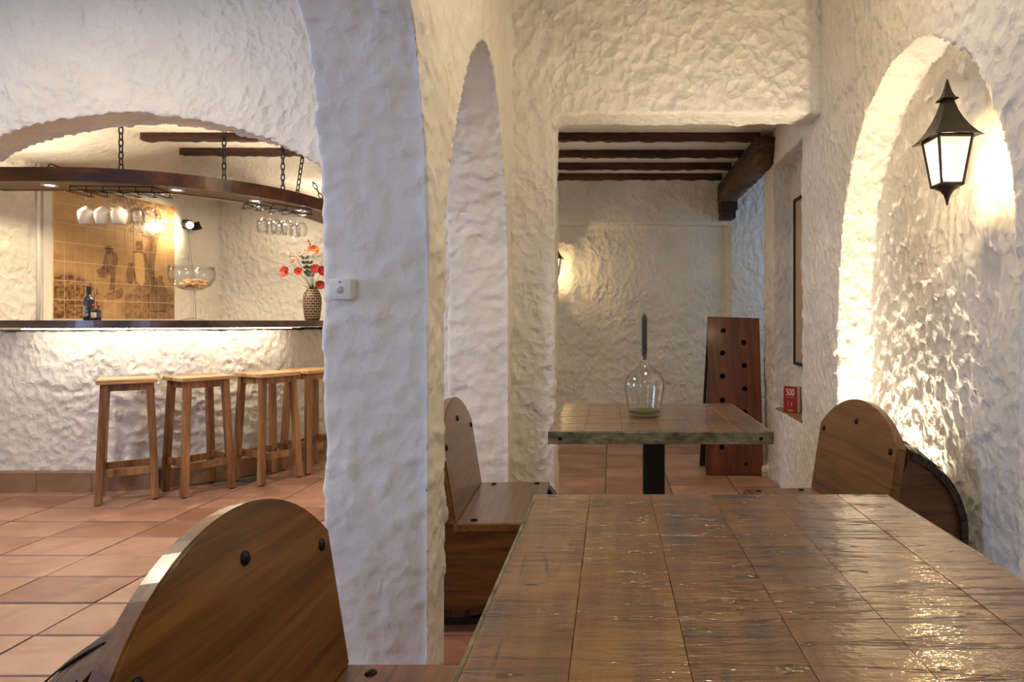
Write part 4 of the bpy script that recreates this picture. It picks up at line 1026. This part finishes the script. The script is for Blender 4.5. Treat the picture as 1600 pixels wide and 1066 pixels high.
def sprig(name, lab, tips, mat, leaf, stem=green):
    t = empty(name, (vx, D_, ZT)); tag(t, lab, 'flower', 'flowers in the woven vase'); bm = nbm()
    for c in tips:
        c = Vector(c); p0 = Vector((0, 0, .235)); mid = p0.lerp(c, .55)+Vector((0, 0, .03)); tube(bm, [p0.lerp(mid, s).lerp(mid.lerp(c, s), s) for s in [i/7 for i in range(8)]], .0012, 5)
    obj('stem', bm, stem, t, True)
    rr = random.Random(len(tips)*7)
    for c in tips:
        bm = nbm()
        if leaf:   # oval leaves up the stem
            for s in (.55, .7, .85, 1.):
                for sd in (-1, 1):
                    p = Vector((0, 0, .235)).lerp(Vector(c), s); d = Vector((sd*.8, rr.uniform(-.5, .1), .5)).normalized(); nn = d.cross(Vector((0, -1, .2))).normalized(); L_ = .042
                    vs_ = [p, p+d*L_*.35+nn*L_*.3, p+d*L_*.75+nn*L_*.27, p+d*L_, p+d*L_*.75-nn*L_*.27, p+d*L_*.35-nn*L_*.3]
                    top = [bm.verts.new(v) for v in vs_]; bm.faces.new(top)
            obj('leaf', bm, mat, t)
        else:      # little buds
            for q in range(5):
                p = Vector(c)+Vector((rr.uniform(-.022, .022), rr.uniform(-.015, .015), rr.uniform(-.03, .02))); bmesh.ops.create_icosphere(bm, subdivisions=1, radius=rr.uniform(.005, .009), matrix=Matrix.Translation(p))
            obj('bud', bm, mat, t, True)
sprig('leafy_sprig', 'dark green leafy sprig in the centre of the bouquet', [(-.045, -.03, .50), (-.01, -.03, .46)], dgreen, True)
sprig('bud_sprig', 'sprig of small dusty pink buds on the left of the bouquet', [(-.15, -.01, .55), (-.125, -.02, .52), (-.09, -.01, .545), (-.17, 0, .49)], pink, False)
sprig('bud_sprig', 'thin sprig of dark buds rising above the orange dahlia', [(-.02, .01, .645), (-.045, .01, .60)], dred, False)
gt = empty('grass_tuft', (vx, D_, ZT)); tag(gt, 'tuft of green blades spilling over the vase rim', 'foliage', 'flowers in the woven vase'); bm = nbm(); rr = random.Random(4)
for k in range(34):
    a = rr.uniform(0, 2*PI); L_ = rr.uniform(.06, .15); d = Vector((math.cos(a)*.75+.15, math.sin(a)*.6-.25, 0)); p0 = Vector((math.cos(a)*.02, math.sin(a)*.02, .245)); prev = None
    for i in range(5):
        s = i/4; p = p0+d*L_*s+Vector((0, 0, L_*(.9*s-.45*s*s))); w_ = .005*(1-s*.9); n_ = Vector((-d.y, d.x, 0)).normalized()*w_
        cur = [bm.verts.new(p-n_), bm.verts.new(p+n_)]
        if prev: bm.faces.new((prev[0], prev[1], cur[1], cur[0]))
        prev = cur
o = obj('blades', bm, green, gt); o['kind'] = 'stuff'

# ------------------------------------------------------------------ glass racks and hanging glasses
def wire_rack(loc, rz, L_, W_, label):
    t = empty('glass_rack', loc, rz); tag(t, label, 'rack', 'wire glass racks'); z0 = -.062
    bm = nbm(); tube(bm, [(-L_/2, -W_/2, 0), (L_/2, -W_/2, 0), (L_/2, W_/2, 0), (-L_/2, W_/2, 0)], .004, 6, closed=True); obj('top_frame', bm, M['black_metal'], t, True)
    n = max(3, round(L_/.10))
    for i in range(n+1):
        x = -L_/2+L_*i/n; bm = nbm(); tube(bm, [(x, -W_/2, 0), (x, -W_/2, z0*.55)], .003, 6); tube(bm, [(x-.018, -W_/2, z0*.55), (x-.018, W_/2, z0*.55)], .003, 6); tube(bm, [(x+.018, -W_/2, z0*.55), (x+.018, W_/2, z0*.55)], .003, 6)
        tube(bm, [(x-.018, -W_/2, z0*.55), (x+.018, -W_/2, z0*.55)], .003, 6); tube(bm, [(x-.018, W_/2, z0*.55), (x+.018, W_/2, z0*.55)], .003, 6); tube(bm, [(x, W_/2, 0), (x, W_/2, z0*.55)], .003, 6); obj('rail', bm, M['black_metal'], t, True)
    return t
def glass_meshes(h, rb, solid):
    # hung upside down: foot at top (z=0), bowl opening downwards
    b = nbm(); s = h/.2
    outer = [(0, 0), (.034, -.001), (.034, -.003), (.008, -.010), (.004, -.02), (.0038, -.075), (.006, -.088)]
    if solid: bowl = [(rb*.55, -.098), (rb*.86, -.118), (rb, -.140), (rb*.95, -.172), (rb*.80, -.2)]
    else: bowl = [(rb*.5, -.094), (rb*.88, -.112), (rb, -.138), (rb*.94, -.170), (rb*.78, -.2)]
    inner = [(r-.0016, z-.001 if i < 1 else z) for i, (r, z) in enumerate(bowl)][::-1]+[(0, -.094)]
    lathe(b, [(r, z*s) for r, z in outer], 20) if False else None
    lathe(b, [(r, z*s) for r, z in outer+bowl+inner], 28); me = bpy.data.meshes.new('wine_glass'); bmesh.ops.recalc_face_normals(b, faces=b.faces); b.to_mesh(me); b.free()
    me.polygons.foreach_set('use_smooth', [True]*len(me.polygons)); return me
def frosted_glass(loc, lab):
    t = empty('wine_glass', loc); tag(t, lab, 'wine glass', 'milky glasses on the left rack')
    b = nbm(); lathe(b, [(0, 0), (.034, -.001), (.034, -.003), (.008, -.010), (.0042, -.02), (.004, -.083), (.006, -.094)], 20); obj('stem', b, M['glass'], t, True)
    b = nbm(); bo = [(.005, -.090), (.018, -.099), (.040, -.118), (.048, -.133), (.046, -.165), (.038, -.212)]; lathe(b, bo+[(r-.0015, z) for r, z in bo][::-1], 28); obj('bowl', b, M['white_glass'], t, True)
    return t
rack1 = wire_rack((-3.325, 4.435, CZ0-.006), R(4), .52, .20, 'long black wire glass rack under the canopy before the tile picture')
for px, lab in ((134.5, 'milky white hanging wine glass, first from the left'), (160, 'milky white hanging wine glass, second from the left'), (186, 'milky white hanging wine glass, third from the left')):
    D_ = 4.40; frosted_glass((put(D_, px), D_, CZ0-.036), lab)
GM = glass_meshes(.2, .042, False); GM.materials.append(M['glass'])
GL = 'clear glasses hanging from the canopy racks'
def clear_glass(px, D_, zz, sc, lab, g):
    o = bpy.data.objects.new('wine_glass', GM); COL.objects.link(o); o.location = (put(D_, px), D_, zz); o.scale = (sc, sc, sc); tag(o, lab, 'wine glass', g)
for k, (px, D_) in enumerate(((196, 4.50), (214, 4.46), (234, 4.44), (216, 4.53))): 
    clear_glass(px, D_, CZ0-.036, .98, ('clear hanging wine glass behind the third milky glass', 'clear hanging wine glass in the middle of the left rack', 'clear hanging wine glass at the right end of the left rack', 'clear hanging wine glass at the back of the left rack')[k], 'clear glasses on the left rack')
rack2 = wire_rack((-2.605, 5.115, CZ0-.006), R(58), .42, .22, 'black wire glass rack under the canopy above the flower vase')
for k, (px, D_) in enumerate(((410, 4.93), (423, 5.03), (432, 4.98), (440, 5.10), (449, 5.05), (461, 5.20), (471, 5.14))):
    clear_glass(px, D_, CZ0-.036, .98, 'clear wine glass on the rack above the flower vase, %s from the left' % ('first', 'second', 'third', 'fourth', 'fifth', 'sixth', 'seventh')[k], 'clear glasses on the right rack')

# ------------------------------------------------------------------ twin spotlight, conduit, loose cable
tw = empty('twin_spotlight', MP0+MD*1.20+MN*.02+Vector((0, 0, 2.03))); tag(tw, 'black twin wall spotlight shining on the tile picture', 'lamp')
tw.rotation_euler = (0, 0, math.atan2(MD.y, MD.x))
b_ = nbm(); box(b_, -.03, .03, -.03, .02, -.03, .05, .004); obj('bracket', b_, M['black_metal'], tw)
def head(x, d, nm, mat_in):
    q = Vector(d).to_track_quat('Z', 'Y').to_matrix().to_4x4(); T = Matrix.Translation((x, -.06, 0)) @ q
    b = nbm(); lathe(b, [(0, -.05), (.025, -.05), (.036, -.03), (.038, .03), (.034, .03), (.032, 0), (0, 0)], 20, T); h_ = obj('lamp_head', b, M['black_metal'], tw, 'auto')
    b = nbm(); lathe(b, [(0, .004), (.031, .004), (.031, .02), (.02, .03), (0, .032)], 20, T); obj('bulb', b, mat_in, h_, True)
head(-.045, (-.35, -.9, -.25), 'a', M['led_lens']); head(.05, (.5, -.6, .3), 'b', M['grey_plastic'])
b_ = nbm(); tube(b_, [(.0, -.012, -.03), (.02, -.008, -.2), (.06, -.01, -.42), (.085, -.008, -.62), (.09, -.008, -.86)], .004, 6); obj('cable', b_, M['grey_plastic'], tw, True)
p = MP0+MD*1.02+MN*.20+Vector((0, 0, 2.0))
l = bpy.data.lights.new('spotlight_beam', 'SPOT'); l.energy = 14; l.color = (1, .80, .52); l.spot_size = R(130); l.spot_blend = .7; l.shadow_soft_size = .03
lo = bpy.data.objects.new('spotlight_beam', l); COL.objects.link(lo); lo.location = p; lo.rotation_euler = (-MN-MD*.35+Vector((0, 0, -.25))).to_track_quat('-Z', 'Y').to_euler()
b_ = nbm(); q0 = MP0+MD*-.095+MN*.012
tube(b_, [(q0.x, q0.y, 1.0), (q0.x, q0.y, 2.3)], .012, 10); o = obj('conduit_pipe', b_, M['white_plastic'], None, True); tag(o, 'thin white vertical conduit pipe left of the tile picture', 'pipe')
b_ = nbm(); tube(b_, smooth_pts([(-3.72, 4.33, CZ0+.025), (-3.70, 4.30, 2.17), (-3.66, 4.33, 2.165), (-3.60, 4.36, 2.15), (-3.66, 4.38, 2.145)], 5), .006, 6); o = obj('loose_cable', b_, M['black_metal'], None, True); tag(o, 'loop of dark cable lying on top of the canopy', 'cable')
